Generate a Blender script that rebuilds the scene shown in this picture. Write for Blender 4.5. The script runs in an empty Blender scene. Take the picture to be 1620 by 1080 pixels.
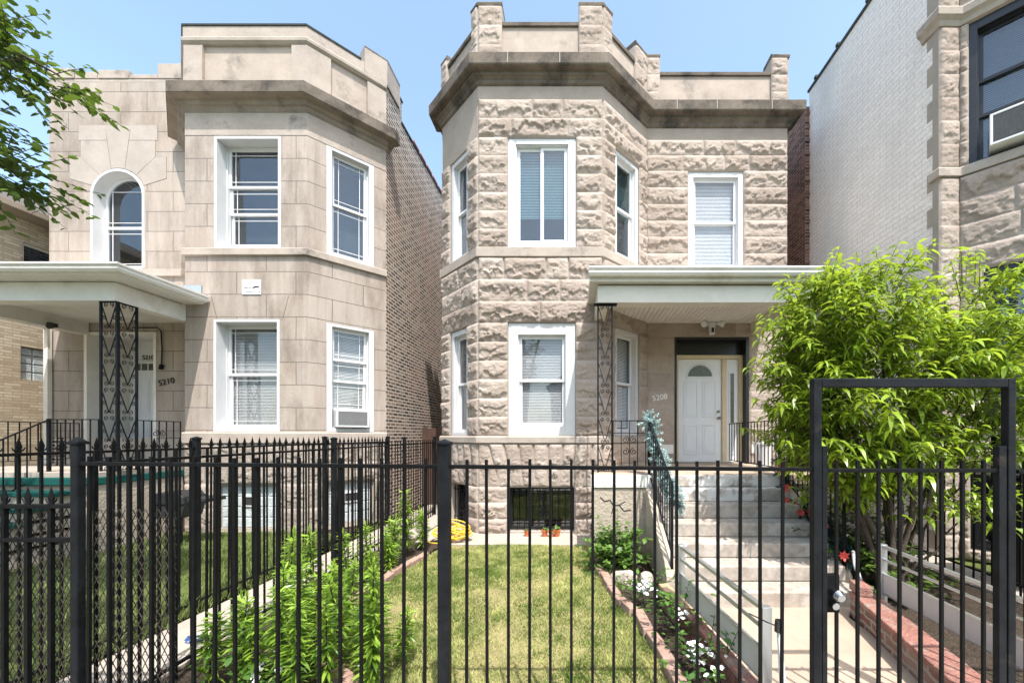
import bpy, bmesh, math, random
import numpy as np
from mathutils import Vector, Matrix
R = math.radians
sc = bpy.context.scene
COL = sc.collection
rnd = random.Random(7)

# ---------------------------------------------------------------- camera, sky, sun, exposure
F = 620.0 / 1620.0
EYE = 1.75
cd = bpy.data.cameras.new('camera'); cam = bpy.data.objects.new('camera', cd); COL.objects.link(cam)
cd.sensor_width = 36; cd.lens = 36 * F; cd.clip_end = 2000; cd.clip_start = 0.05
cam.location = (0, 0, EYE); cam.rotation_euler = (R(90), 0, 0)
cd.shift_x = -100 / 1620.0; cd.shift_y = 148 / 1620.0
sc.camera = cam
SUN = Vector((.41, -1, 2.05)).normalized()
elev = math.asin(SUN.z); azim = math.atan2(SUN.x, SUN.y)
world = bpy.data.worlds.new('World'); sc.world = world; world.use_nodes = True
wn = world.node_tree.nodes; wl = world.node_tree.links
bg = wn['Background']; sky = wn.new('ShaderNodeTexSky'); sky.sky_type = 'NISHITA'
sky.sun_disc = False; sky.sun_elevation = elev; sky.sun_rotation = azim
sky.air_density = 1.0; sky.dust_density = 2.2; sky.ozone_density = 1.0
tint = wn.new('ShaderNodeMix'); tint.data_type = 'RGBA'; tint.blend_type = 'MULTIPLY'; tint.inputs[0].default_value = 1
tint.inputs[7].default_value = (1.20, 1.22, 1.12, 1); wl.new(sky.outputs[0], tint.inputs[6]); wl.new(tint.outputs[2], bg.inputs[0]); bg.inputs[1].default_value = 0.15
sd = bpy.data.lights.new('sun', 'SUN'); so = bpy.data.objects.new('sun', sd); COL.objects.link(so)
sd.energy = 2.9; sd.angle = R(.53); sd.color = (1, .955, .91)
so.rotation_euler = (-SUN).to_track_quat('-Z', 'Y').to_euler(); so.location = (6, -10, 20)
sc.view_settings.view_transform = 'Standard'; sc.view_settings.look = 'None'
sc.view_settings.gamma = 1; sc.view_settings.exposure = 1.3

# ---------------------------------------------------------------- helpers
ORG = {}

def tag(o, label=None, cat=None, group=None, kind=None):
    if label: o['label'] = label
    if cat: o['category'] = cat
    if group: o['group'] = group
    if kind: o['kind'] = kind
    return o

def thing(name, loc, label, cat, group=None, rz=0):
    o = bpy.data.objects.new(name, None); COL.objects.link(o)
    o.location = loc; o.rotation_euler = (0, 0, rz); o.empty_display_size = .2
    ORG[o.name] = Vector(loc)
    return tag(o, label, cat, group)

KIDS = {}

def kids(o): return KIDS.get(o.name, [])

def setparent(c, p):
    c.parent = p; KIDS.setdefault(p.name, []).append(c)

def copy_tree(o, parent=None):
    c = o.copy(); COL.objects.link(c)
    ORG[c.name] = ORG.get(o.name, Vector((0, 0, 0)))
    if parent: setparent(c, parent)
    for k in list(kids(o)): copy_tree(k, c)
    return c

class Fr:
    """vertical plane frame: u along the wall (left to right seen from outside), w inward, z up"""
    def __init__(s, x, y, deg=0):
        s.x, s.y = x, y; s.c, s.s = math.cos(R(deg)), math.sin(R(deg))
    def pt(s, p):
        u, w, z = p
        return (s.x + u * s.c - w * s.s, s.y + u * s.s + w * s.c, z)

def place_mesh(me, name, mat, parent):
    """link a mesh given in world coordinates; parented parts share the thing's origin"""
    o = bpy.data.objects.new(name, me); COL.objects.link(o)
    n = len(me.vertices); co = np.empty(n * 3); me.vertices.foreach_get('co', co); co = co.reshape(-1, 3)
    if parent is not None:
        org = ORG[parent.name]; setparent(o, parent)
        ORG[o.name] = org
    else:
        lo, hi = co.min(0), co.max(0)
        org = Vector(((lo[0] + hi[0]) / 2, (lo[1] + hi[1]) / 2, lo[2])); o.location = org
        ORG[o.name] = org
    co = co - np.array(org)
    me.vertices.foreach_set('co', co.ravel()); me.update()
    if mat: me.materials.append(mat)
    return o

class MB:
    def __init__(s, fr=None): s.v = []; s.f = []; s.uv = []; s.fr = fr
    def add(s, pts, faces, uv=None):
        b = len(s.v)
        s.v += [(s.fr.pt(p) if s.fr else tuple(p)) for p in pts]
        for f in faces:
            s.f.append(tuple(b + i for i in f))
            P = [Vector(pts[i]) for i in f]
            n = Vector((0, 0, 0))
            for i in range(len(P)):
                a, c = P[i], P[(i + 1) % len(P)]
                n += Vector(((a.y - c.y) * (a.z + c.z), (a.z - c.z) * (a.x + c.x), (a.x - c.x) * (a.y + c.y)))
            ax, ay, az = abs(n.x), abs(n.y), abs(n.z)
            if az > ax and az > ay: s.uv.append([(p.x, p.y) for p in P])
            elif ay >= ax: s.uv.append([(p.x, p.z) for p in P])
            else: s.uv.append([(p.y, p.z) for p in P])
        return s
    def box(s, x0, x1, y0, y1, z0, z1):
        return s.add([(x0, y0, z0), (x1, y0, z0), (x1, y1, z0), (x0, y1, z0), (x0, y0, z1), (x1, y0, z1), (x1, y1, z1), (x0, y1, z1)],
              [(0, 3, 2, 1), (4, 5, 6, 7), (0, 1, 5, 4), (1, 2, 6, 5), (2, 3, 7, 6), (3, 0, 4, 7)])
    def ring(s, x0, x1, y0, y1, z0, z1, l, r, b, t):
        """rectangular frame in the x-z plane"""
        s.box(x0, x0 + l, y0, y1, z0, z1); s.box(x1 - r, x1, y0, y1, z0, z1)
        if b: s.box(x0 + l, x1 - r, y0, y1, z0, z0 + b)
        if t: s.box(x0 + l, x1 - r, y0, y1, z1 - t, z1)
        return s
    def bar(s, p, q, w, h=None, up=(0, 0, 1)):
        h = h or w
        p, q, up = Vector(p), Vector(q), Vector(up); d = (q - p).normalized()
        if abs(d.dot(up)) > .98: up = Vector((0, 1, 0))
        a = d.cross(up).normalized() * w / 2; b = a.cross(d).normalized() * h / 2
        pts = [p - a - b, p + a - b, p + a + b, p - a + b, q - a - b, q + a - b, q + a + b, q - a + b]
        return s.add([tuple(x) for x in pts], [(0, 1, 2, 3), (7, 6, 5, 4), (0, 4, 5, 1), (1, 5, 6, 2), (2, 6, 7, 3), (3, 7, 4, 0)])
    def tube(s, pts, r, seg=6, closed=False):
        pts = [Vector(p) for p in pts]; n = len(pts); V = []; nrm = None
        for i, p in enumerate(pts):
            t = (pts[(i + 1) % n] - pts[i - 1]) if closed else (pts[min(i + 1, n - 1)] - pts[max(i - 1, 0)])
            if t.length < 1e-9: t = Vector((0, 0, 1))
            t.normalize()
            if nrm is None:
                nrm = t.orthogonal().normalized()
            else:
                nrm = nrm - t * nrm.dot(t)
                nrm = nrm.normalized() if nrm.length > 1e-6 else t.orthogonal().normalized()
            b = t.cross(nrm); rr = r[i] if isinstance(r, (list, tuple)) else r
            for k in range(seg):
                a = 2 * math.pi * k / seg
                V.append(tuple(p + nrm * math.cos(a) * rr + b * math.sin(a) * rr))
        Fc = []
        for i in range(n if closed else n - 1):
            j = (i + 1) % n
            for k in range(seg):
                l = (k + 1) % seg
                Fc.append((i * seg + k, i * seg + l, j * seg + l, j * seg + k))
        if not closed:
            Fc.append(tuple(range(seg - 1, -1, -1))); Fc.append(tuple((n - 1) * seg + k for k in range(seg)))
        return s.add(V, Fc)
    def lathe(s, prof, c=(0, 0, 0), seg=16):
        V = []; Fc = []; n = len(prof)
        for r, z in prof:
            for k in range(seg):
                a = 2 * math.pi * k / seg
                V.append((c[0] + r * math.cos(a), c[1] + r * math.sin(a), c[2] + z))
        for i in range(n - 1):
            for k in range(seg):
                l = (k + 1) % seg
                Fc.append((i * seg + k, i * seg + l, (i + 1) * seg + l, (i + 1) * seg + k))
        Fc.append(tuple(range(seg - 1, -1, -1))); Fc.append(tuple((n - 1) * seg + k for k in range(seg)))
        return s.add(V, Fc)
    def prism(s, out, y0, y1):
        """outline in x-z, extruded along y"""
        n = len(out)
        V = [(x, y0, z) for x, z in out] + [(x, y1, z) for x, z in out]
        Fc = [tuple(range(n)), tuple(range(2 * n - 1, n - 1, -1))]
        for i in range(n):
            j = (i + 1) % n; Fc.append((i, i + n, j + n, j))
        return s.add(V, Fc)
    def slab(s, out, z0, z1):
        n = len(out)
        V = [(x, y, z0) for x, y in out] + [(x, y, z1) for x, y in out]
        Fc = [tuple(range(n - 1, -1, -1)), tuple(range(n, 2 * n))]
        for i in range(n):
            j = (i + 1) % n; Fc.append((i, j, j + n, i + n))
        return s.add(V, Fc)
    def build(s, name, mat, parent=None, smooth=False, bevel=0):
        me = bpy.data.meshes.new(name); me.from_pydata(s.v, [], s.f)
        uvl = me.uv_layers.new(name='UVMap')
        uvl.data.foreach_set('uv', [c for f in s.uv for p in f for c in p])
        if smooth: me.polygons.foreach_set('use_smooth', [True] * len(me.polygons))
        o = place_mesh(me, name, mat, parent)
        if bevel:
            m = o.modifiers.new('bevel', 'BEVEL'); m.width = bevel; m.segments = 2; m.limit_method = 'ANGLE'; m.angle_limit = R(40)
        return o

def sweep(path, prof, closed_ends=True):
    """profile [(outward, z)] swept along an xy path with mitred corners (outward = right of travel)"""
    m = MB(); n = len(path); k = len(prof); V = []
    for i in range(n):
        d0 = Vector(path[i]) - Vector(path[i - 1]) if i else Vector(path[1]) - Vector(path[0])
        d1 = Vector(path[i + 1]) - Vector(path[i]) if i < n - 1 else d0
        d0 = d0.normalized(); d1 = d1.normalized()
        n0 = Vector((d0.y, -d0.x)); n1 = Vector((d1.y, -d1.x)); b = (n0 + n1).normalized(); b = b / max(.3, b.dot(n0))
        for d, z in prof: V.append((path[i][0] + b.x * d, path[i][1] + b.y * d, z))
    Fc = []
    for i in range(n - 1):
        for j in range(k):
            l = (j + 1) % k; Fc.append((i * k + j, (i + 1) * k + j, (i + 1) * k + l, i * k + l))
    Fc.append(tuple(range(k - 1, -1, -1))); Fc.append(tuple((n - 1) * k + j for j in range(k)))
    m.add(V, Fc)
    # uv: run along the path
    return m

# ---- numpy noise
def _h(ix, iy, seed):
    n = (ix.astype(np.int64) * 374761393 + iy.astype(np.int64) * 668265263 + seed * 974634777) & 0xFFFFFFFF
    n = ((n ^ (n >> 13)) * 1274126177) & 0xFFFFFFFF
    return ((n ^ (n >> 16)) & 0xFFFF) / 65535.0

def vnoise(x, y, seed=0):
    ix = np.floor(x); iy = np.floor(y); fx = x - ix; fy = y - iy
    fx = fx * fx * (3 - 2 * fx); fy = fy * fy * (3 - 2 * fy)
    a = _h(ix, iy, seed); b = _h(ix + 1, iy, seed); c = _h(ix, iy + 1, seed); d = _h(ix + 1, iy + 1, seed)
    return (a * (1 - fx) + b * fx) * (1 - fy) + (c * (1 - fx) + d * fx) * fy

def fbm(x, y, seed=0, o=3):
    t = 0; a = .5; s = 0
    for k in range(o):
        t = t + a * vnoise(x * 2 ** k, y * 2 ** k, seed + k * 17); s += a; a *= .5
    return t / s

def sstep(a, b, x):
    t = np.clip((x - a) / (b - a), 0, 1); return t * t * (3 - 2 * t)

# ---------------------------------------------------------------- materials
class NT:
    def __init__(s, name):
        s.m = bpy.data.materials.new(name); s.m.use_nodes = True; s.t = s.m.node_tree; s.n = s.t.nodes; s.l = s.t.links
        s.b = s.n['Principled BSDF']; s.out = s.n['Material Output']
    def new(s, kind, **kw):
        o = s.n.new('ShaderNode' + kind)
        for k, v in kw.items():
            if k.startswith('_'): setattr(o, k[1:], v)
        return o
    def link(s, a, b): s.l.new(a, b)
    def coord(s, kind='Object', scale=None):
        tc = s.new('TexCoord'); o = tc.outputs[kind]
        if scale:
            mp = s.new('Mapping'); mp.inputs['Scale'].default_value = scale; s.link(o, mp.inputs[0]); o = mp.outputs[0]
        return o
    def noise(s, vec, scale, detail=4, rough=.55):
        o = s.new('TexNoise'); o.inputs['Scale'].default_value = scale; o.inputs['Detail'].default_value = detail
        o.inputs['Roughness'].default_value = rough; s.link(vec, o.inputs['Vector']); return o.outputs['Fac']
    def ramp(s, fac, stops):
        o = s.new('ValToRGB'); e = o.color_ramp.elements
        while len(e) < len(stops): e.new(.5)
        for i, (p, c) in enumerate(stops):
            e[i].position = p; e[i].color = (*c, 1) if not isinstance(c, (int, float)) else (c, c, c, 1)
        s.link(fac, o.inputs[0]); return o.outputs[0]
    def mix(s, fac, a, b, mode='MIX'):
        o = s.new('Mix'); o.data_type = 'RGBA'; o.blend_type = mode; o.clamp_factor = True
        for sock, v in ((o.inputs[0], fac), (o.inputs[6], a), (o.inputs[7], b)):
            if hasattr(v, 'is_linked') or hasattr(v, 'node'): s.link(v, sock)
            elif isinstance(v, (int, float)):
                sock.default_value = v if sock == o.inputs[0] else (v, v, v, 1)
            else: sock.default_value = (*v, 1)
        return o.outputs[2]
    def bump(s, h, strength=.3, dist=.01, prev=None):
        o = s.new('Bump'); o.inputs['Strength'].default_value = strength; o.inputs['Distance'].default_value = dist
        s.link(h, o.inputs['Height'])
        if prev: s.link(prev, o.inputs['Normal'])
        return o.outputs[0]
    def fin(s, col=None, rough=.7, normal=None, metal=0, spec=.5):
        if col is not None:
            if isinstance(col, (tuple, list)): s.b.inputs['Base Color'].default_value = (*col, 1)
            else: s.link(col, s.b.inputs['Base Color'])
        if isinstance(rough, (int, float)): s.b.inputs['Roughness'].default_value = rough
        else: s.link(rough, s.b.inputs['Roughness'])
        s.b.inputs['Metallic'].default_value = metal; s.b.inputs['Specular IOR Level'].default_value = spec
        if normal: s.link(normal, s.b.inputs['Normal'])
        return s.m

def plain(name, col, rough=.6, var=.15, scale=6, bump=.15, bscale=60, dirt=None, metal=0, spec=.5, bdist=.004):
    t = NT(name); v = t.coord()
    n = t.noise(v, scale, 5); n2 = t.noise(v, scale * 7, 3)
    lo = tuple(c * (1 - var) for c in col); hi = tuple(min(1, c * (1 + var)) for c in col)
    c = t.ramp(n, [(.3, lo), (.7, hi)])
    c = t.mix(.25, c, t.ramp(n2, [(.3, lo), (.7, hi)]))
    if dirt:
        f = t.ramp(t.noise(v, scale * .6, 7, .7), [(dirt[1], 0), (min(1, dirt[1] + .15), 1)])
        c = t.mix(f, c, dirt[0])
    nb = t.bump(t.noise(v, bscale, 3), bump, bdist) if bump else None
    return t.fin(c, rough, nb, metal, spec)

def ashlar_mat(name, base, row=.404, width=1.06, phase=-.177, joint=.006):
    """dressed stone blocks: joints, per block tone, weather stains"""
    t = NT(name); uv = t.coord('UV')
    mp = t.new('Mapping'); mp.inputs['Location'].default_value = (.13, -phase, 0); t.link(uv, mp.inputs[0])
    ob = t.coord()
    wob = t.noise(ob, 5, 3)
    wv = t.new('MixRGB'); wv.blend_type = 'ADD'; wv.inputs[0].default_value = .012
    t.link(mp.outputs[0], wv.inputs[1]); t.link(wob, wv.inputs[2])
    bk = t.new('TexBrick'); bk.offset = .5; bk.inputs['Scale'].default_value = 1; bk.inputs['Brick Width'].default_value = width
    bk.inputs['Row Height'].default_value = row; bk.inputs['Mortar Size'].default_value = joint; bk.inputs['Mortar Smooth'].default_value = .2
    bk.inputs['Color1'].default_value = (0, 0, 0, 1); bk.inputs['Color2'].default_value = (1, 1, 1, 1); bk.inputs['Mortar'].default_value = (.5, .5, .5, 1)
    t.link(wv.outputs[0], bk.inputs['Vector'])
    b = base
    tone = t.ramp(bk.outputs['Color'], [(0, tuple(x * .93 for x in b)), (.5, b), (1, (b[0] * 1.04, b[1] * 1.02, b[2] * 1.0))])
    st = t.ramp(t.noise(t.coord('Object', (2.2, 2.2, .5)), 1.6, 6, .65), [(.42, (.74, .71, .68)), (.62, (1, 1, 1))])
    c = t.mix(.6, tone, st, 'MULTIPLY')
    soot = t.ramp(t.noise(t.coord('Object', (1.1, 1.1, .45)), 1.5, 9, .72), [(.49, (1, 1, 1)), (.70, (.58, .555, .53))]); c = t.mix(.9, c, soot, 'MULTIPLY')
    strk = t.ramp(t.noise(t.coord('Object', (7, 7, .35)), 1.5, 6, .6), [(.50, (1, 1, 1)), (.75, (.78, .76, .74))]); c = t.mix(.8, c, strk, 'MULTIPLY')
    fine = t.ramp(t.noise(ob, 55, 4, .7), [(.3, (.84, .83, .82)), (.7, (1.08, 1.08, 1.08))])
    c = t.mix(.8, c, fine, 'MULTIPLY')
    c = t.mix(bk.outputs['Fac'], c, tuple(x * .32 for x in b))
    inv = t.new('Math'); inv.operation = 'SUBTRACT'; inv.inputs[0].default_value = 1; t.link(bk.outputs['Fac'], inv.inputs[1])
    nb = t.bump(inv.outputs[0], .7, .008)
    nb = t.bump(t.noise(ob, 40, 5, .7), .35, .008, nb)
    return t.fin(c, .85, nb, spec=.25)

def brick_mat(name, stops, mortar, bw=.215, rh=.072, mort=.011, stain=None, bumpd=.01, rough=.85, wobble=.006):
    t = NT(name); uv = t.coord('UV'); ob = t.coord()
    wv = t.new('MixRGB'); wv.blend_type = 'ADD'; wv.inputs[0].default_value = wobble
    t.link(uv, wv.inputs[1]); t.link(t.noise(ob, 9, 3), wv.inputs[2])
    bk = t.new('TexBrick'); bk.offset = .5; bk.inputs['Scale'].default_value = 1; bk.inputs['Brick Width'].default_value = bw
    bk.inputs['Row Height'].default_value = rh; bk.inputs['Mortar Size'].default_value = mort; bk.inputs['Mortar Smooth'].default_value = .15
    bk.inputs['Color1'].default_value = (0, 0, 0, 1); bk.inputs['Color2'].default_value = (1, 1, 1, 1); bk.inputs['Mortar'].default_value = (.5, .5, .5, 1)
    t.link(wv.outputs[0], bk.inputs['Vector'])
    c = t.ramp(bk.outputs['Color'], stops)
    c = t.mix(.7, c, t.ramp(t.noise(ob, 30, 4), [(.3, (.75, .75, .75)), (.7, (1.15, 1.15, 1.15))]), 'MULTIPLY')
    if stain: c = t.mix(t.ramp(t.noise(t.coord('Object', (1, 1, .6)), .9, 5), [(.48, 0), (.68, .8)]), c, stain)
    c = t.mix(bk.outputs['Fac'], c, mortar)
    inv = t.new('Math'); inv.operation = 'SUBTRACT'; inv.inputs[0].default_value = 1; t.link(bk.outputs['Fac'], inv.inputs[1])
    nb = t.bump(inv.outputs[0], .8, bumpd); nb = t.bump(t.noise(ob, 60, 3), .3, .005, nb)
    return t.fin(c, rough, nb, spec=.25)

def rock_mat(name, a, b):
    t = NT(name); ob = t.coord()
    at = t.new('Attribute'); at.attribute_name = 'tone'
    c = t.ramp(at.outputs['Fac'], [(0, a), (1, b)])
    c = t.mix(.8, c, t.ramp(t.noise(ob, 2.2, 6, .65), [(.35, (.80, .77, .74)), (.65, (1.05, 1.05, 1.05))]), 'MULTIPLY')
    c = t.mix(.8, c, t.ramp(t.noise(ob, 38, 5, .7), [(.3, (.80, .79, .78)), (.7, (1.1, 1.1, 1.1))]), 'MULTIPLY')
    jt = t.new('Attribute'); jt.attribute_name = 'joint'
    jm = t.new('Math'); jm.operation = 'MULTIPLY'; jm.inputs[1].default_value = .55; t.link(jt.outputs['Fac'], jm.inputs[0]); c = t.mix(jm.outputs[0], c, (.38, .345, .31))
    nb = t.bump(t.noise(ob, 30, 6, .75), .75, .02)
    return t.fin(c, .9, nb, spec=.2)

def leaf_mat(name, dark, light, trans, tr=.35, rough=.45, spec=.4):
    t = NT(name); at = t.new('Attribute'); at.attribute_name = 'tone'
    c = t.ramp(at.outputs['Fac'], [(0, dark), (.65, light), (1, tuple(min(1, x * 1.35) for x in light))])
    m = t.fin(c, rough, spec=spec)
    tb = t.new('BsdfTranslucent'); ct = t.mix(.5, c, trans); t.link(ct, tb.inputs[0])
    ms = t.new('MixShader'); ms.inputs[0].default_value = tr
    t.link(t.b.outputs[0], ms.inputs[1]); t.link(tb.outputs[0], ms.inputs[2]); t.link(ms.outputs[0], t.out.inputs[0])
    return m

def glass_mat(name, tint=(.95, .96, .97), refl=1.0, ior=1.9):
    t = NT(name); t.n.remove(t.b)
    lw = t.new('LayerWeight'); lw.inputs['Blend'].default_value = .5
    f0 = ((ior - 1) / (ior + 1)) ** 2
    pw = t.new('Math'); pw.operation = 'POWER'; t.link(lw.outputs['Facing'], pw.inputs[0]); pw.inputs[1].default_value = 5
    fr = t.new('Math'); fr.operation = 'MULTIPLY_ADD'; t.link(pw.outputs[0], fr.inputs[0]); fr.inputs[1].default_value = 1 - f0; fr.inputs[2].default_value = f0
    wv = t.noise(t.coord('Object'), 1.3, 1); bm = t.bump(wv, .04, .05)
    tr = t.new('BsdfTransparent'); tr.inputs[0].default_value = (*tint, 1)
    gl = t.new('BsdfGlossy'); gl.inputs['Roughness'].default_value = .01; gl.inputs[0].default_value = (refl, refl, refl, 1); t.link(bm, gl.inputs['Normal'])
    ms = t.new('MixShader'); t.link(fr.outputs[0], ms.inputs[0]); t.link(tr.outputs[0], ms.inputs[1]); t.link(gl.outputs[0], ms.inputs[2])
    t.link(ms.outputs[0], t.out.inputs[0]); return t.m

def peel_mat(name, paint, under, thr=.5, scale=3):
    t = NT(name); ob = t.coord()
    n = t.noise(ob, scale, 9, .72)
    f = t.ramp(n, [(thr - .03, 0), (thr + .03, 1)])
    u = t.ramp(t.noise(ob, 12, 5), [(.3, tuple(x * .75 for x in under)), (.7, tuple(x * 1.2 for x in under))])
    p = t.ramp(t.noise(ob, 7, 5), [(.3, tuple(x * .88 for x in paint)), (.7, paint)])
    c = t.mix(f, u, p)
    nb = t.bump(f, .4, .003); nb = t.bump(t.noise(ob, 50, 4), .3, .005, nb)
    return t.fin(c, .85, nb, spec=.2)

M = {}
LIME = (.425, .37, .327)
M['ashlar'] = ashlar_mat('dressed limestone', LIME)
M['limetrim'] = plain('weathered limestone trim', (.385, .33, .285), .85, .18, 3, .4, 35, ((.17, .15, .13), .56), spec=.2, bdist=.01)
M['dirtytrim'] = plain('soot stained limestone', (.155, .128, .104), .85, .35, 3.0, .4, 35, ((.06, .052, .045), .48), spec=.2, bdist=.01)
M['rock'] = rock_mat('rock faced greystone', (.37, .305, .262), (.50, .425, .37))
M['rocklime'] = rock_mat('rock faced limestone', (.37, .315, .27), (.45, .39, .34))
M['greystone_base'] = plain('greystone bed', (.40, .35, .30), .9, .1, 5, .3, 30, spec=.2)
M['lcornice'] = plain('rain stained cornice stone', (.24, .198, .16), .85, .25, 3, .4, 35, ((.09, .08, .07), .52), spec=.2, bdist=.01)
M['ljoint'] = plain('old mortar', (.20, .17, .145), .9, .2, 9, 0)
M['lvouss'] = plain('arch stone', (.385, .335, .295), .85, .12, 3, .4, 40, ((.27, .24, .22), .6), spec=.2, bdist=.008)
M['frieze'] = plain('smooth greystone frieze', (.37, .315, .27), .9, .14, 3, .45, 30, ((.22, .19, .165), .62), spec=.2, bdist=.012)
M['panelstone'] = plain('parapet panel stone', (.40, .335, .285), .9, .16, 3, .3, 40, ((.22, .195, .17), .54), spec=.2)
M['common_brick'] = brick_mat('common brick', [(0, (.05, .042, .038)), (.35, (.105, .078, .062)), (.6, (.22, .15, .115)), (.85, (.34, .27, .21)), (1, (.09, .08, .075))], (.58, .51, .44), mort=.0145, stain=(.27, .13, .10))
M['red_brick'] = brick_mat('dark red brick', [(0, (.08, .035, .025)), (.5, (.19, .08, .055)), (1, (.28, .13, .09))], (.25, .21, .18))
M['white_brick'] = brick_mat('white painted brick', [(0, (.80, .73, .675)), (1, (.86, .79, .735))], (.50, .465, .44), bw=.27, rh=.085, mort=.0045, stain=(.64, .595, .56), bumpd=.002, rough=.6, wobble=.004)
M['yellow_brick'] = brick_mat('buff brick', [(0, (.46, .36, .24)), (.5, (.58, .48, .335)), (1, (.68, .58, .43))], (.40, .34, .27), bw=.26, rh=.062, mort=.008)
M['white'] = plain('white painted trim', (.58, .58, .585), .45, .04, 5, .05, 40)
M['vinyl'] = plain('white vinyl sash', (.70, .70, .71), .4, .03, 8, 0)
M['porchwhite'] = plain('porch white paint', (.70, .68, .64), .5, .1, 2.2, .08, 30, ((.52, .49, .42), .57))
M['porchcream'] = plain('cream porch paint', (.58, .555, .49), .5, .1, 2.2, .08, 30, ((.44, .40, .31), .56))
M['cream'] = plain('bare cream door frame', (.60, .50, .33), .6, .1, 6, .1, 40)
M['doorwhite'] = plain('white door paint', (.74, .75, .77), .4, .03, 5, .03, 40)
M['black'] = plain('black iron paint', (.006, .006, .0065), .5, .5, 14, .3, 70, ((.045, .026, .016), .60), spec=.12)
M['blackpost'] = plain('worn black steel', (.009, .010, .012), .5, .6, 9, .4, 60, ((.05, .04, .033), .60), spec=.15)
M['iron'] = plain('old wrought iron', (.008, .0095, .012), .55, .5, 12, .2, 90, spec=.15)
M['blackframe'] = plain('black window frame', (.012, .013, .016), .35, .3, 6, 0)
M['bin_black'] = plain('black plastic', (.02, .02, .021), .5, .3, 6, .1, 60)
M['dark'] = plain('dark interior', (.03, .029, .028), .9, .2, 3, 0)
M['room'] = plain('dim room', (.10, .095, .09), .9, .2, 3, 0)
M['blind'] = plain('white blind', (.82, .83, .84), .5, .04, 5, 0)
M['curtain'] = plain('green blind', (.36, .56, .52), .8, .12, 5, 0)
M['midblind'] = plain('grey white slats', (.46, .46, .46), .6, .06, 5, 0)
M['greyblind'] = plain('grey shade', (.30, .295, .29), .7, .08, 5, 0)
M['glass'] = glass_mat('window glass', ior=1.55)
M['glassdark'] = glass_mat('reflective glass', (.75, .8, .84), ior=1.75)
M['glassblock'] = plain('glass block', (.50, .55, .56), .12, .25, 9, .4, 30, bdist=.02)
M['doorglass'] = plain('textured door glass', (.10, .11, .09), .12, .5, 30, .5, 60)
M['concrete'] = plain('pale concrete', (.38, .335, .285), .9, .16, 1.6, .4, 70, ((.28, .25, .215), .62), spec=.2)
M['walk'] = plain('tan concrete walk', (.40, .315, .245), .9, .16, 2.2, .4, 90, ((.34, .28, .22), .64), spec=.2)
M['sidewalk'] = plain('street sidewalk', (.42, .39, .35), .9, .1, 1.2, .4, 80, spec=.2)
M['asphalt'] = plain('asphalt', (.055, .055, .056), .9, .2, 4, .5, 90)
M['stucco'] = plain('stucco', (.42, .36, .29), .95, .15, 4, .8, 26, ((.25, .21, .17), .64), spec=.15, bdist=.02)
M['steps'] = peel_mat('peeling white paint on concrete', (.72, .70, .67), (.40, .365, .33), .47, 2.6)
M['steplow'] = peel_mat('worn concrete', (.46, .42, .375), (.36, .315, .27), .53, 2.2)
M['coping'] = peel_mat('white painted coping', (.74, .72, .68), (.40, .36, .31), .38, 4)
M['greenpaint'] = peel_mat('green porch paint', (.010, .085, .072), (.35, .34, .32), .30, 3)
M['soil'] = plain('soil', (.06, .046, .035), 1, .35, 14, 1, 45, spec=.1, bdist=.03)
M['turf'] = plain('dry turf', (.27, .235, .11), 1, .3, 2.5, 1, 60, ((.34, .275, .165), .58), spec=.1, bdist=.02)
M['turfgreen'] = plain('green turf', (.10, .125, .035), 1, .3, 3, 1, 60, spec=.1, bdist=.02)
M['pinkbrick'] = plain('pink clay brick', (.36, .235, .19), .9, .35, 8, .6, 50, ((.34, .29, .24), .5), spec=.2, bdist=.01)
M['redpaint'] = plain('red painted masonry', (.28, .135, .108), .9, .45, 7, .9, 40, ((.31, .25, .21), .50), spec=.2, bdist=.02)
M['redpatch'] = brick_mat('patched brick', [(0, (.17, .07, .052)), (.5, (.27, .15, .12)), (1, (.14, .10, .085))], (.30, .26, .22), bw=.22, rh=.082, mort=.016, stain=(.30, .25, .21), wobble=.06, bumpd=.03)
M['oldtimber'] = plain('bare timber cap', (.42, .29, .18), .9, .3, 9, .5, 40)
M['brownmesh'] = plain('brown grey expanded metal', (.055, .047, .04), .8, .4, 12, 0, spec=.2)  # mesh strands browner and paler than the black fence bars
M['alu'] = plain('aluminium', (.50, .51, .51), .35, .05, 6, .05, 40, metal=.75)
M['panel'] = plain('white rail panel', (.52, .50, .47), .4, .05, 5, .03, 30)
M['chrome'] = plain('chrome', (.45, .45, .46), .22, .03, 5, 0, metal=1)
M['brass'] = plain('tarnished brass', (.35, .30, .22), .3, .1, 9, 0, metal=1)
M['hose'] = plain('yellow hose', (.75, .46, .03), .4, .1, 10, 0)
M['terracotta'] = plain('orange plastic pot', (.55, .15, .05), .6, .15, 10, .1, 40)
M['boulder'] = plain('pale rock', (.42, .36, .31), .95, .2, 5, .9, 22, spec=.2, bdist=.03)
M['bark'] = plain('bark', (.075, .058, .045), .95, .35, 10, .8, 60, spec=.15, bdist=.015)
M['twig'] = plain('green twig', (.09, .10, .03), .8, .2, 10, 0)
M['twigdry'] = plain('grey dry stem', (.22, .20, .19), .9, .4, 20, .5, 60)
M['stem'] = plain('lily stem', (.035, .03, .02), .8, .3, 10, 0)
M['peach'] = leaf_mat('willowy leaf', (.03, .075, .012), (.26, .38, .035), (.55, .66, .05), .46, .32, .55)
M['elm'] = leaf_mat('broad leaf', (.03, .065, .015), (.09, .15, .028), (.22, .34, .03), .36)
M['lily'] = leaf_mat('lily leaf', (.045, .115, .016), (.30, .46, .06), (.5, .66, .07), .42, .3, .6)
M['shrub'] = leaf_mat('shrub leaf', (.03, .085, .018), (.11, .20, .035), (.22, .36, .05), .3)
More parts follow.
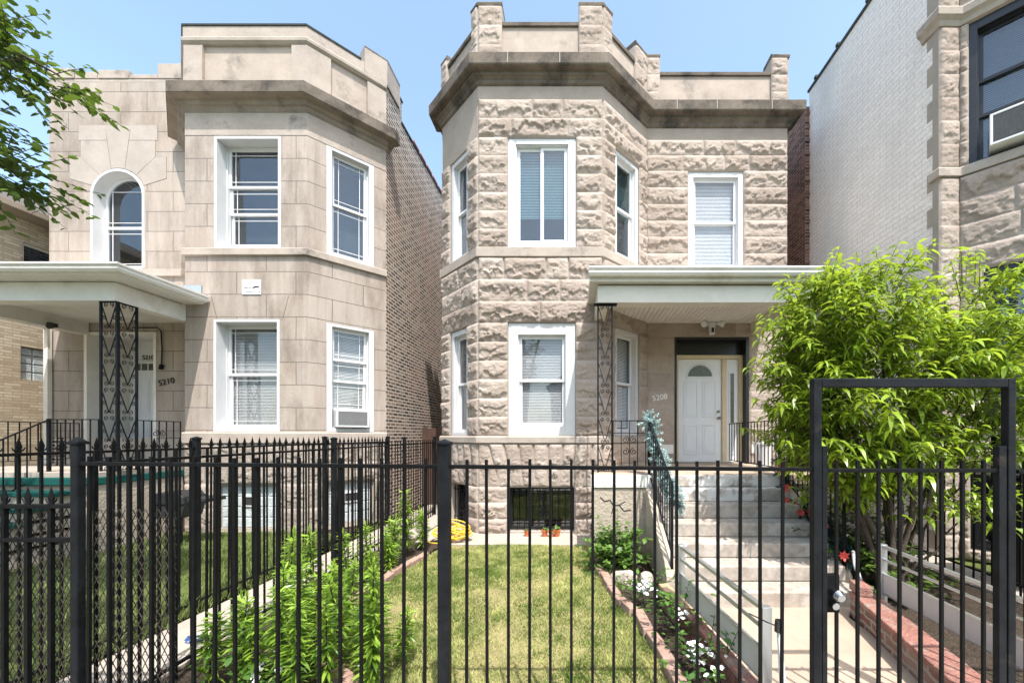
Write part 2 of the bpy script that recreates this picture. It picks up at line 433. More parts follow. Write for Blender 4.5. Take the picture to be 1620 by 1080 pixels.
M['flowerleaf'] = leaf_mat('bedding leaf', (.035, .10, .02), (.09, .19, .03), (.18, .34, .04), .3)
M['grass'] = leaf_mat('grass blade', (.12, .19, .035), (.38, .395, .15), (.40, .46, .15), .3, .6, .2)
M['grassgreen'] = leaf_mat('green grass blade', (.08, .13, .03), (.22, .27, .09), (.26, .34, .09), .3, .55, .25)
M['petal'] = plain('white petal', (.82, .82, .80), .6, .04, 9, 0)
M['redpetal'] = plain('red silk petal', (.60, .06, .04), .6, .25, 20, 0)
M['garland'] = leaf_mat('frosted tinsel needles', (.05, .16, .16), (.46, .60, .59), (.35, .5, .5), .15, .5)
M['garlandgreen'] = leaf_mat('dark tinsel needles', (.008, .03, .025), (.02, .07, .055), (.02, .06, .05), .1, .5)
M['signwhite'] = plain('white sign', (.82, .82, .82), .4, .02, 5, 0)
M['ink'] = plain('black lettering', (.012, .012, .013), .5, .1, 5, 0)
M['numwhite'] = plain('brass numerals', (.85, .83, .78), .4, .1, 5, 0)
M['tarp'] = plain('roof felt', (.04, .045, .042), .8, .3, 5, .2, 30)
M['verdigris'] = plain('green copper flashing', (.05, .16, .14), .7, .3, 5, .2, 30)
M['redtile'] = plain('clay coping tile', (.40, .11, .07), .7, .25, 5, .2, 30)
M['soffit'] = plain('brown eave', (.33, .27, .21), .6, .1, 5, .1, 30)
M['wood'] = plain('dark stained wood', (.075, .04, .028), .8, .3, 4, .4, 30)
M['acgrey'] = plain('grey grille', (.30, .30, .30), .5, .1, 20, 0)
M['acdark'] = plain('dark condenser fins', (.10, .10, .105), .5, .3, 40, .3, 90)
M['blue'] = plain('blue plastic', (.06, .12, .28), .4, .2, 10, 0)
M['binwhite'] = plain('white plastic bin', (.70, .71, .72), .4, .05, 6, 0)
M['quoin'] = plain('smooth quoin stone', (.34, .295, .25), .9, .1, 4, .3, 40, spec=.2)
M['tile'] = plain('shingle', (.10, .085, .075), .9, .3, 6, .4, 30)

# ---------------------------------------------------------------- walls
def wall(fr, L, z0, z1, ops, depth, w=0.0, arches=()):
    """masonry face with real openings and their reveals; ops = (u0,u1,za,zb)"""
    m = MB(fr)
    us = sorted({0, L, *[o[0] for o in ops], *[o[1] for o in ops]}); zs = sorted({z0, z1, *[o[2] for o in ops], *[o[3] for o in ops]})
    zs = [z for z in zs if z0 <= z <= z1]
    for i in range(len(us) - 1):
        for j in range(len(zs) - 1):
            uc = (us[i] + us[i + 1]) / 2; zc = (zs[j] + zs[j + 1]) / 2
            if any(o[0] < uc < o[1] and o[2] < zc < o[3] for o in ops): continue
            m.add([(us[i], w, zs[j]), (us[i + 1], w, zs[j]), (us[i + 1], w, zs[j + 1]), (us[i], w, zs[j + 1])], [(0, 1, 2, 3)])
    for a, b, za, zb in ops:
        D = depth
        if (a, b, za, zb) in arches:
            r = (b - a) / 2; uc = (a + b) / 2; zs_ = zb - r; N = 20
            arc = [(uc - r * math.cos(math.pi * k / N), zs_ + r * math.sin(math.pi * k / N)) for k in range(N + 1)]
            h = N // 2
            for k in range(h):
                m.add([(arc[k][0], w, arc[k][1]), (arc[k + 1][0], w, arc[k + 1][1]), (arc[k + 1][0], w, zb), (arc[k][0], w, zb)], [(0, 1, 2, 3)] if k else [(0, 1, 2, 3)])
            for k in range(h, N):
                m.add([(arc[k][0], w, arc[k][1]), (arc[k + 1][0], w, arc[k + 1][1]), (arc[k + 1][0], w, zb), (arc[k][0], w, zb)], [(0, 1, 2, 3)])
            for k in range(N):
                m.add([(arc[k][0], w, arc[k][1]), (arc[k + 1][0], w, arc[k + 1][1]), (arc[k + 1][0], w + D, arc[k + 1][1]), (arc[k][0], w + D, arc[k][1])], [(3, 2, 1, 0)])
            zt = zs_
        else:
            m.add([(a, w, zb), (b, w, zb), (b, w + D, zb), (a, w + D, zb)], [(3, 2, 1, 0)]); zt = zb
        m.add([(a, w, za), (a, w, zt), (a, w + D, zt), (a, w + D, za)], [(3, 2, 1, 0)])
        m.add([(b, w, za), (b, w + D, za), (b, w + D, zt), (b, w, zt)], [(3, 2, 1, 0)])
        m.add([(a, w, za), (a, w + D, za), (b, w + D, za), (b, w, za)], [(3, 2, 1, 0)])
    return m

def courses(L, levels, h, ops, rg, wmin=.45, wmax=1.25):
    """block rectangles course by course, broken at the openings"""
    out = []
    for a, b in zip(levels[:-1], levels[1:]):
        n = max(1, round((b - a) / h)); zz = [a + (b - a) * k / n for k in range(n + 1)]
        for k in range(n):
            za, zb = zz[k], zz[k + 1]; zc = (za + zb) / 2
            spans = [(0.0, L)]
            for o in ops:
                if o[2] < zc < o[3]:
                    ns = []
                    for s, e in spans:
                        if o[1] <= s or o[0] >= e: ns.append((s, e)); continue
                        if o[0] - s > .03: ns.append((s, o[0]))
                        if e - o[1] > .03: ns.append((o[1], e))
                    spans = ns
            for s, e in spans:
                u = s
                while e - u > wmax * 1.15:
                    q = rg.uniform(wmin, wmax)
                    if e - (u + q) < wmin * .6: break
                    out.append((u, u + q, u, u + q, za, zb)); u += q
                if e - u > wmin * 2.2 and rg.random() < .7:
                    c = u + (e - u) * rg.uniform(.38, .62); out.append((u, c, u, c, za, zb)); u = c
                out.append((u, e, u, e, za, zb))
    return out

def rock(fr, L, z0, z1, blocks, ops, mat, parent, name='stone_face', res=.0145, amp=(.042, .080), seed=1, rough=1.0, w0=0.0):
    """quarry-faced masonry: every block bulges from its joints and breaks back in ragged ledges"""
    rg = np.random.RandomState(seed)
    nu = max(3, int(L / res)) + 1; nz = max(3, int((z1 - z0) / res)) + 1
    U, Z = np.meshgrid(np.linspace(0, L, nu), np.linspace(z0, z1, nz))
    H = np.zeros_like(U); T = np.full_like(U, .5); J = np.ones_like(U)
    for (a, b, a2, b2, za, zb) in blocks:
        f = np.clip((Z - za) / (zb - za), 0, 1); ul = a + (a2 - a) * f; ur = b + (b2 - b) * f
        msk = (U >= ul) & (U <= ur) & (Z >= za) & (Z <= zb)
        if not msk.any(): continue
        u, z = U[msk], Z[msk]; fr_ = f[msk]
        d = np.minimum(np.minimum(u - ul[msk], ur[msk] - u), np.minimum(z - za, zb - z))
        base = rg.uniform(*amp); sd = int(rg.randint(1, 99999)); s = rg.uniform(.75, 1.3)
        wu = u + .05 * (vnoise(u * 9 + sd, z * 9, sd + 31) - .5); wz = z + .05 * (vnoise(u * 9, z * 9 + sd, sd + 37) - .5)
        n1 = fbm(wu * 4.5 * s + sd, wz * 7 * s, sd, 4); n2 = fbm(u * 24 + sd, z * 30, sd + 5, 3)
        q = n1 * 5.0; qf = np.floor(q); n1 = .45 * n1 + .55 * (qf + sstep(.15, .6, q - qf)) / 5.0      # broken ledges
        rid = 1 - np.abs(2 * fbm(wu * 7 + sd, wz * 13, sd + 9, 3) - 1)
        edge = sstep(0, .014, d); body = base * (1 - np.exp(-d / .028))
        line = rg.uniform(.05, .5) + .5 * (vnoise(u * 6 + sd, u * 0, sd + 2) - .5) + .3 * (vnoise(u * 19, u * 0, sd + 3) - .5) + .12 * (vnoise(u * 47, u * 0, sd + 4) - .5)
        drop = sstep(-.035, .03, fr_ - line)
        tilt = 1 + rg.uniform(-.1, .35) * (fr_ - .5)
        cav = sstep(.50, .57, fbm(wu * 7 + sd, wz * 10, sd + 61, 3)) * sstep(.75, .45, fr_ + .25 * (n1 - .5)) * sstep(0, .03, d)
        h = edge * (.004 + body * tilt * (.70 + .34 * n1) * (.38 + .62 * drop) * (1 - .55 * cav) + rough * .016 * (n2 - .5) * np.minimum(1, d / .04) + .014 * rough * (rid - .6) * np.minimum(1, d / .05))
        h = .013 + h * .9
        H[msk] = np.maximum(h, 0); T[msk] = np.clip(rg.uniform(0, 1) * .8 + .25 * (n1 - .5) + .1, 0, 1); J[msk] = 1 - sstep(.002, .014, d)
    keep = np.ones((nz - 1, nu - 1), bool)
    uc = (U[:-1, :-1] + U[1:, 1:]) / 2; zc = (Z[:-1, :-1] + Z[1:, 1:]) / 2
    for o in ops: keep &= ~((uc > o[0]) & (uc < o[1]) & (zc > o[2]) & (zc < o[3]))
    H *= sstep(0, .014, np.minimum(U, L - U))
    for o in ops:   # bring the face home at the jambs
        e = np.maximum(np.maximum(o[0] - U, U - o[1]), np.maximum(o[2] - Z, Z - o[3])); H *= sstep(-.002, .02, e) * .9 + .1 * (e > 0)
    X = fr.x + U * fr.c + (H - w0) * fr.s; Y = fr.y + U * fr.s - (H - w0) * fr.c
    co = np.stack([X, Y, Z], -1).reshape(-1, 3)
    idx = np.arange(nu * nz).reshape(nz, nu)
    q = np.stack([idx[:-1, :-1], idx[:-1, 1:], idx[1:, 1:], idx[1:, :-1]], -1)[keep]
    used = np.unique(q); rm = np.full(nu * nz, -1); rm[used] = np.arange(len(used)); q = rm[q]
    return np_mesh(name, co[used], q, mat, parent, {'tone': T.ravel()[used], 'joint': np.clip(J.ravel()[used], 0, 1)}, True)

def np_mesh(name, co, faces, mat, parent=None, attrs=None, smooth=False):
    me = bpy.data.meshes.new(name); k = faces.shape[1]; n = len(faces)
    me.vertices.add(len(co)); me.vertices.foreach_set('co', np.ascontiguousarray(co, dtype=np.float32).ravel())
    me.loops.add(n * k); me.loops.foreach_set('vertex_index', np.ascontiguousarray(faces, dtype=np.int32).ravel())
    me.polygons.add(n); me.polygons.foreach_set('loop_start', np.arange(0, n * k, k, dtype=np.int32))
    me.update(calc_edges=True)
    for kx, v in (attrs or {}).items():
        at = me.attributes.new(kx, 'FLOAT', 'POINT'); at.data.foreach_set('value', np.ascontiguousarray(v, dtype=np.float32))
    if smooth: me.polygons.foreach_set('use_smooth', [True] * n)
    return place_mesh(me, name, mat, parent)

# ---------------------------------------------------------------- leaves
def leaf_arrays(base, d, length, width, droop, rg, roll=None):
    """lanceolate leaves: six vertices each, bent by droop"""
    base = np.asarray(base, float); d = np.asarray(d, float); n = len(base)
    d = d / np.linalg.norm(d, axis=1, keepdims=True)
    up = np.tile([0, 0, 1.0], (n, 1)) + rg.normal(0, .35, (n, 3))
    side = np.cross(d, up); side /= np.linalg.norm(side, axis=1, keepdims=True) + 1e-9
    L = np.asarray(length)[:, None]; W = np.asarray(width)[:, None]; D = np.asarray(droop)[:, None]
    z = np.array([[0, 0, -1.0]])
    p1 = base + d * L * .35 + z * L * D * .10; p2 = base + d * L * .70 + z * L * D * .38; p3 = base + d * L * .97 + z * L * D * .8
    V = np.stack([base, p1 - side * W * .5, p1 + side * W * .5, p2 - side * W * .40, p2 + side * W * .40, p3], 1)
    return V

def leaves(name, V, mat, parent, tone, tri=True):
    n = len(V); co = V.reshape(-1, 3); b = np.arange(n)[:, None] * 6
    f = np.concatenate([b + np.array([0, 2, 1]), b + np.array([1, 2, 4]), b + np.array([1, 4, 3]), b + np.array([3, 4, 5])])
    return np_mesh(name, co, f, mat, parent, {'tone': np.repeat(tone, 6)}, True)

def text_mesh(s, name, mat, parent, fr, u, z, size, w=-.01, tilt=0, ext=.004, shear=0):
    cu = bpy.data.curves.new(name, 'FONT'); cu.body = s; cu.size = size; cu.extrude = ext; cu.shear = shear
    to = bpy.data.objects.new('tmp', cu); COL.objects.link(to)
    bpy.context.view_layer.update()
    me = bpy.data.meshes.new_from_object(to.evaluated_get(bpy.context.evaluated_depsgraph_get()))
    bpy.data.objects.remove(to)
    c, s_ = math.cos(tilt), math.sin(tilt)
    for v in me.vertices:
        x, y, zz = v.co; x, y = x * c - y * s_, x * s_ + y * c
        v.co = fr.pt((u + x, w - zz, z + y))
    me.materials.clear()
    return place_mesh(me, name, mat, parent)

# ---------------------------------------------------------------- windows
def blind_mesh(fr, a0, a1, b0, b1, w, pitch=.028, tilt=.012):
    m = MB(fr); z = b1
    while z > b0 + pitch:
        m.add([(a0, w + .012, z), (a1, w + .012, z), (a1, w - .004, z - pitch + tilt * .35), (a0, w - .004, z - pitch + tilt * .35)], [(0, 1, 2, 3)])
        z -= pitch
    return m

def window(house, fr, u0, u1, z0, z1, rec=.22, side=.05, top=.05, bot=.07, style='hung', muntin=False, blinds=(), curtain=None,
           frame='white', sash='vinyl', glass='glass', mid=.5, proud=.0, sw=.045, room='room', ac=0):
    m = MB(fr); m.ring(u0 + .002, u1 - .002, -proud, rec + .09, z0 + .002, z1 - .002, side, side, bot, top)
    # a moulded inner step
    m.ring(u0 + side, u1 - side, rec - .035, rec + .05, z0 + bot, z1 - top, .018, .018, .018, .018)
    win = m.build('window', M[frame], house, bevel=.004)
    a0, a1, b0, b1 = u0 + side + .018, u1 - side - .018, z0 + bot + .018, z1 - top - .018
    s = MB(fr); g = MB(fr)
    mu = MB(fr)
    def light(c0, c1, d0, d1, w):
        s.ring(c0, c1, w, w + .03, d0, d1, sw, sw, sw, sw)
        g.box(c0 + sw - .003, c1 - sw + .003, w + .013, w + .017, d0 + sw - .003, d1 - sw + .003)
        if muntin:
            e = .075; t = .010; x0, x1, y0, y1 = c0 + sw, c1 - sw, d0 + sw, d1 - sw
            for x in (x0 + e, x1 - e): mu.box(x - t / 2, x + t / 2, w + .006, w + .012, y0, y1)
            for y in (y0 + e, y1 - e): mu.box(x0, x1, w + .005, w + .011, y - t / 2, y + t / 2)
    zm = b0 + ac + (b1 - b0 - ac) * mid
    if style == 'hung':
        light(a0, a1, zm - .02, b1, rec); light(a0, a1, b0 + ac, zm + .02, rec + .034)
        if ac: s.box(a0, a1, rec + .035, rec + .05, b0, b0 + ac - .004)
    elif style == 'slide':
        um = (a0 + a1) / 2
        light(a0, um + .03, b0, b1, rec + .034); light(um - .03, a1, b0, b1, rec)
    elif style == 'triple':
        z_1 = b0 + ac + (b1 - b0 - ac) * .36; z_2 = b0 + ac + (b1 - b0 - ac) * .62
        light(a0, a1, z_2 - .02, b1, rec - .002); light(a0, a1, z_1 - .02, z_2 + .02, rec + .03); light(a0, a1, b0 + ac, z_1 + .02, rec + .062)
        if ac: s.box(a0, a1, rec + .035, rec + .05, b0, b0 + ac - .004)
    else:
        light(a0, a1, b0, b1, rec)
    s.build('sash', M[sash], win, bevel=.003)
    g.build('pane', M[glass], win)
    if muntin: mu.build('muntin', M[sash], win)
    for (f0, f1, mt) in blinds:
        blind_mesh(fr, a0 + .02, a1 - .02, b0 + (b1 - b0) * f0, b0 + (b1 - b0) * f1, rec + .085).build('blind', M[mt], win)
    if curtain:
        f0, f1, mt = curtain; n = 24; c = MB(fr)
        for k in range(n):
            x0 = a0 + (a1 - a0) * k / n; x1 = a0 + (a1 - a0) * (k + 1) / n
            wa = rec + .07 + (.02 if k % 2 else 0); wb = rec + .07 + (0 if k % 2 else .02)
            za, zb = b0 + (b1 - b0) * f0, b0 + (b1 - b0) * f1
            c.add([(x0, wa, za), (x1, wb, za), (x1, wb, zb), (x0, wa, zb)], [(0, 1, 2, 3)])
        c.build('curtain', M[mt], win)
    q = MB(fr); D = rec + .45; W0 = rec + .095
    q.add([(u0, W0, z0), (u1, W0, z0), (u1, W0, z1), (u0, W0, z1), (u0, D, z0), (u1, D, z0), (u1, D, z1), (u0, D, z1)],
          [(4, 5, 6, 7), (0, 1, 5, 4), (1, 2, 6, 5), (2, 3, 7, 6), (3, 0, 4, 7)])
    q.build('interior', M[room], win)
    return win

# ================================================================ GROUND
def sheet(name, pts, z, mat, n=None):
    m = MB(); m.add([(x, y, z) for x, y in pts], [tuple(range(len(pts)))])
    o = m.build(name, M[mat]); tag(o, kind='structure'); return o

sheet('ground', [(-600, -600), (600, -600), (600, 600), (-600, 600)], -.03, 'turfgreen')
sheet('road', [(-300, -13), (300, -13), (300, -5), (-300, -5)], -.022, 'asphalt')
sheet('sidewalk', [(-60, -.6), (60, -.6), (60, 2.05), (-60, 2.05)], -.014, 'sidewalk')

EDGE_R = [(.31, 6.06), (.32, 4.95), (.447, 4.14), (.60, 3.68), (.66, 3.24), (.70, 2.84), (.74, 2.3)]
EDGE_L = [(-2.12, 5.6), (-2.24, 4.9), (-2.29, 4.2), (-2.28, 3.5), (-2.0, 3.05), (-1.55, 2.7), (-1.3, 2.3)]
lawn_pts = [(.31, 6.2)] + EDGE_R + EDGE_L[::-1] + [(-2.05, 6.2)]

def inpoly(x, y, poly):
    c = np.zeros(len(x), bool); n = len(poly)
    for i in range(n):
        x1, y1 = poly[i]; x2, y2 = poly[(i + 1) % n]
        if y1 == y2: continue
        t = ((y1 > y) != (y2 > y)) & (x < (x2 - x1) * (y - y1) / (y2 - y1) + x1); c ^= t
    return c

def bumpy(name, poly, mat, z, amp, res=.06, seed=3):
    """gently uneven ground sheet clipped to a polygon (cells whose centre lies inside)"""
    P = np.array(poly); lo, hi = P.min(0), P.max(0)
    xs = np.arange(lo[0], hi[0] + res, res); ys = np.arange(lo[1], hi[1] + res, res); X, Y = np.meshgrid(xs, ys)
    Zv = z + amp * (fbm(X * 2.2, Y * 2.2, seed, 4) - .3)
    idx = np.arange(X.size).reshape(X.shape); xc = X[:-1, :-1] + res / 2; yc = Y[:-1, :-1] + res / 2
    k = inpoly(xc.ravel(), yc.ravel(), poly).reshape(xc.shape)
    q = np.stack([idx[:-1, :-1], idx[:-1, 1:], idx[1:, 1:], idx[1:, :-1]], -1)[k]
    u = np.unique(q); rm = np.full(X.size, -1); rm[u] = np.arange(len(u))
    co = np.stack([X, Y, Zv], -1).reshape(-1, 3)[u]
    o = np_mesh(name, co, rm[q], M[mat], None, None, True); tag(o, kind='structure'); return o

sheet('yard_soil', [(-12.5, 2.05), (5.2, 2.05), (5.2, 9.6), (-12.5, 9.6)], -.022, 'soil')
bumpy('lawn', lawn_pts, 'turf', .0, .03)
bumpy('flower_bed', [(.25, 6.0), (.9, 6.0), (.98, 4.4), (.92, 3.8), (1.12, 2.3), (.72, 2.3), (.64, 3.3), (.58, 3.7), (.43, 4.15), (.30, 4.95)], 'soil', .0, .05, .035)
bumpy('planting_bed', [(-3.0, 6.6), (-2.1, 6.4), (-2.2, 4.9), (-2.27, 3.5), (-1.5, 2.7), (-1.3, 2.1), (-2.9, 2.1)], 'soil', .005, .06, .05)
bumpy('neighbour_lawn', [(-10.6, 2.1), (-3.78, 2.1), (-3.78, 6.95), (-5.2, 6.95), (-5.2, 7.0), (-10.6, 7.0)], 'turfgreen', .0, .05)
bumpy('planting_strip', [(2.75, 2.1), (4.55, 2.1), (4.55, 5.6), (2.9, 5.6)], 'soil', .0, .06)

def paving(name, out, z0, z1, mat):
    o = MB().slab(out, z0, z1).build(name, M[mat], bevel=.006); tag(o, kind='structure'); return o
paving('path', [(.98, 4.1), (1.12, 2.05), (2.5, 2.05), (2.62, 3.75), (2.9, 4.1)], -.02, .012, 'walk')
for k, (a, b) in enumerate(((2.05, 3.1), (3.108, 4.2), (4.208, 5.4), (5.408, 6.7), (6.708, 8.2), (8.208, 13))):
    paving('gangway_path', [(-3.66, a), (-2.98 if a < 6.7 else -2.68, a), (-2.98 if a < 6.7 else -2.68, b), (-3.66, b)], -.02, .014 + .002 * (k % 2), 'concrete')
paving('neighbour_walk', [(4.62, 2.05), (5.19, 2.05), (5.19, 9.0), (4.62, 9.0)], -.02, .012, 'concrete')
paving('house_apron', [(-2.65, 7.85), (-2.6, 6.35), (-1.9, 6.22), (.3, 6.2), (.6, 6.25), (.6, 6.93), (-1.72, 6.93)], -.02, .02, 'concrete')

def blades(name, poly, n, mat, h, seed, dry, label):
    rg = np.random.RandomState(seed); P = np.array(poly); lo, hi = P.min(0), P.max(0)
    x = rg.uniform(lo[0], hi[0], n * 2); y = rg.uniform(lo[1], hi[1], n * 2); k = inpoly(x, y, poly); x, y = x[k][:n], y[k][:n]; n = len(x)
    pn = fbm(x * 1.6, y * 1.6, seed + 3, 4); keep = rg.random_sample(n) < np.clip(.08 + 2.6 * (pn - .27), .04, 1); x, y, pn = x[keep], y[keep], pn[keep]; n = len(x)
    a = rg.uniform(0, 2 * np.pi, n); hh = rg.uniform(.3, 1.0, n) * h * (.5 + 1.0 * pn); ww = rg.uniform(.003, .0055, n)
    z = .03 * (fbm(x * 2.2, y * 2.2, 3, 4) - .3) - .004
    ln = rg.uniform(.2, 1.1, n) * hh; b = rg.uniform(0, 2 * np.pi, n)
    base = np.stack([x, y, z], 1); s = np.stack([np.cos(a) * ww, np.sin(a) * ww, 0 * x], 1); lean = np.stack([np.cos(b) * ln, np.sin(b) * ln, hh], 1)
    mid = base + lean * .5 + np.stack([0 * x, 0 * x, hh * .12], 1)
    co = np.stack([base - s, base + s, mid + s * .7, mid - s * .7, base + lean], 1).reshape(-1, 3); i = np.arange(n)[:, None] * 5
    f = np.concatenate([i + np.array([0, 1, 2]), i + np.array([0, 2, 3]), i + np.array([3, 2, 4])])
    cl = fbm(x * 7, y * 7, seed + 23, 3); cl2 = fbm(x * 1.3, y * 1.3, seed + 29, 3)
    t = np.clip(rg.uniform(0, .4, n) + dry * (1.5 * (cl - .38) + 1.2 * (cl2 - .45)) + (1 - dry) * .25, 0, 1)
    o = np_mesh(name, co, f, M[mat], None, {'tone': np.repeat(t, 5)}); tag(o, label, 'grass', kind='stuff'); return o

blades('grass', lawn_pts, 105000, 'grass', .042, 5, 1.0, 'sparse sunburnt grass of the small front lawn')
blades('grass', [(-7.2, 2.4), (-3.8, 2.4), (-3.8, 6.9), (-7.2, 6.9)], 45000, 'grassgreen', .11, 8, .3, 'greener longer grass in the yard left of the concrete gangway')
blades('grass', [(-3.98, 2.4), (-3.68, 2.4), (-3.68, 7.4), (-3.98, 7.4)], 4500, 'grassgreen', .16, 9, .3, 'tufts of grass along the foot of the spear topped fence')
blades('grass', [(.33, 6.0), (.7, 5.9), (.75, 4.7), (.42, 4.3), (.33, 4.9)], 3500, 'grassgreen', .13, 11, .2, 'weedy grass round the small leafy shrub')

# ================================================================ RIGHT HOUSE (rock-faced greystone)
XB0, XB1, YB, DB = -1.71, .48, 6.93, .95
XL, XR, YR = XB0 - DB, 4.26, YB + DB
FL = DB * math.sqrt(2)
HOUSE = thing('greystone_house', (0.8, 9.5, 0), 'rough faced greystone two storey house with battlemented parapet and white porch roof', 'house')
fF = Fr(XB0, YB, 0); fRt = Fr(XB1, YB, 45); fLt = Fr(XL, YR, -45); fRc = Fr(XB1 + DB, YR, 0)
LF = XB1 - XB0; LR = XR - (XB1 + DB)
Z_BASE, Z_TAB, Z_STR0, Z_STR1, Z_FRZ, Z_CB, Z_CT = 0.0, 1.61, 4.88, 5.05, 7.66, 8.0, 8.51
opF = [(-1.19 - XB0, .01 - XB0, 5.06, 7.0), (-1.185 - XB0, 0 - XB0, 1.74, 3.73), (-1.19 - XB0, -.02 - XB0, .04, .83)]
opR = [(.34, 1.08, 5.06, 7.0), (.34, 1.08, 1.74, 3.73)]
opL = [(.33, 1.0, 5.06, 7.0), (.33, 1.0, 1.74, 3.73), (.33, 1.0, .04, .83)]
X0R = XB1 + DB
opC = [(2.275 - X0R, 3.38 - X0R, 5.10, 7.04), (1.995 - X0R, 3.495 - X0R, 1.18, 3.72)]
for fr, L, ops in ((fF, LF, opF), (fRt, FL, opR), (fLt, FL, opL), (fRc, LR, opC)):
    wall(fr, L, 0, 8.5, ops, .30, .014).build('stone_backing', M['greystone_base'], HOUSE)
rgb = random.Random(21)
lev_up = [5.06, 7.0, 7.66]; lev_lo = [1.74, 3.73, 4.88]
def fan(L, a, b, z0, z1, n, spread):
    """splayed lintel stones over an opening"""
    out = []; c = (a + b) / 2
    for k in range(n):
        p, q = a + (b - a) * k / n, a + (b - a) * (k + 1) / n
        out.append((p, q, c + (p - c) * spread, c + (q - c) * spread, z0, z1))
    l = c + (a - c) * spread; r = c + (b - c) * spread
    out.append((0, a, 0, l, z0, z1)); out.append((b, L, r, L, z0, z1)); return out
for i, (fr, L, ops) in enumerate(((fF, LF, opF), (fRt, FL, opR), (fLt, FL, opL))):
    up = [o for o in ops if o[2] > 5]; lo = [o for o in ops if 1 < o[2] < 5]
    if i == 2:
        bl = courses(L, [5.06, 7.0], .325, up, rgb)
        rock(fr, L, 5.05, 7.0, bl, up, M['rock'], HOUSE, seed=11 + i)
        MB(fr).box(.012, L - .012, -.012, .02, 7.0, 7.66).build('frieze', M['frieze'], HOUSE)
    else:
        bl = courses(L, lev_up, .325, up, rgb); rock(fr, L, 5.05, 7.66, bl, up, M['rock'], HOUSE, seed=11 + i)
    bl = courses(L, lev_lo, .33, lo, rgb); rock(fr, L, 1.73, 4.88, bl, lo, M['rock'], HOUSE, seed=31 + i)
    ba = [o for o in ops if o[2] < 1]
    if ba:
        o = ba[0]; bl = fan(L, o[0] - .14, o[1] + .14, .84, 1.61, 7 if i == 0 else 4, 1.0 + .28 * (i == 0)) + courses(L, [0.0, .84], .28, ba, rgb)
    else: bl = courses(L, [0, 1.61], .4, [], rgb)
    rock(fr, L, 0, 1.61, bl, ba, M['rock'], HOUSE, seed=51 + i)
bl = courses(LR, [5.06, 7.04, 7.66], .328, opC[:1], rgb); rock(fRc, LR, 5.0, 7.66, bl, opC[:1], M['rock'], HOUSE, seed=71)
bl = courses(LR, [1.18, 3.72, 5.0], .36, opC[1:], rgb, .6, 1.1); rock(fRc, LR, 1.18, 5.0, bl, opC[1:], M['rock'], HOUSE, seed=72, amp=(.012, .028), rough=.4)
PATH = [(XL, YR), (XB0, YB), (XB1, YB), (XB1 + DB, YR), (XR, YR)]
sweep(PATH, [(.012, 7.66), (.012, 7.95), (-.1, 7.95), (-.1, 7.66)]).build('frieze', M['frieze'], HOUSE)
CORN = [(0.02, 7.90), (.05, 7.92), (.06, 7.965), (.085, 7.985), (.10, 8.0), (.125, 8.01), (.13, 8.065), (.21, 8.07), (.235, 8.08), (.245, 8.10), (.25, 8.275), (.235, 8.29), (-.2, 8.31), (-.2, 7.90)]
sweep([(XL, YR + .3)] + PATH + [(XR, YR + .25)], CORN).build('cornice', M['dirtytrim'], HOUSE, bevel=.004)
sweep(PATH[:4], [(.0, 4.87), (.062, 4.885), (.062, 5.04), (.045, 5.055), (-.1, 5.055), (-.1, 4.87)]).build('string_course', M['limetrim'], HOUSE, bevel=.004)
sweep(PATH[:4], [(.0, 1.60), (.07, 1.615), (.07, 1.715), (.045, 1.735), (-.1, 1.735), (-.1, 1.60)]).build('sill_course', M['limetrim'], HOUSE, bevel=.004)
MB(fRc).box(0.06, 1.995 - X0R - .03, -.05, .05, 1.38, 1.56).build('sill_course', M['coping'], HOUSE, bevel=.004)
MB(fRc).box(3.495 - X0R + .03, 2.45, -.05, .05, 1.38, 1.56).build('sill_course', M['coping'], HOUSE, bevel=.004)
for fr, L in ((fF, LF), (fRc, LR)):
    u = .55
    while u < L - .3: MB(fr).box(u, u + .012, -.2515, -.2, 8.10, 8.276).build('joint', M['greystone_base'], HOUSE); u += rgb.uniform(.7, 1.1)
# parapet
sweep(PATH, [(-.02, 8.28), (-.02, 8.97), (-.26, 8.97), (-.26, 8.28)]).build('parapet', M['panelstone'], HOUSE)
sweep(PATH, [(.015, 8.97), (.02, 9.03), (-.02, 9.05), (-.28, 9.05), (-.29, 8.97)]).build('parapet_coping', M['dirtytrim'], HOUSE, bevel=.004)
c45 = math.sqrt(.5)
def merlon(path, z1=9.30):
    sweep(path, [(.012, 8.29), (.012, z1), (-.30, z1), (-.30, 8.29)]).build('merlon', M['greystone_base'], HOUSE)
    o = sweep(path, [(.035, z1), (.045, z1 + .05), (.02, z1 + .085), (-.30, z1 + .085), (-.33, z1)]).build('merlon_cap', M['dirtytrim'], HOUSE, bevel=.006)
    for (p, q) in zip(path[:-1], path[1:]):
        dx, dy = q[0] - p[0], q[1] - p[1]; L = math.hypot(dx, dy)
        f2 = Fr(p[0], p[1], math.degrees(math.atan2(dy, dx)))
        hb = (z1 - 8.28) / 3
        bl = [(0, L, 0, L, 8.28 + hb * k, 8.28 + hb * (k + 1)) for k in range(3)]
        rock(f2, L, 8.28, z1, bl, [], M['rock'], HOUSE, 'merlon_face', .016, (.02, .045), rgb.randint(1, 9999), .7, -.014)
merlon([(XL, YR + .25), (XL, YR), (XL + .16, YR - .16)], 9.12)
merlon([(XB0 - .2 * c45, YB + .2 * c45), (XB0, YB), (XB0 + .42, YB)])
merlon([(XB1 - .42, YB), (XB1, YB), (XB1 + .24 * c45, YB + .24 * c45)])
merlon([(XB1 + DB - .28, YR - .28), (XB1 + DB, YR), (XB1 + DB + .27, YR)])
merlon([(XR - .33, YR), (XR, YR), (XR, YR + .3)])
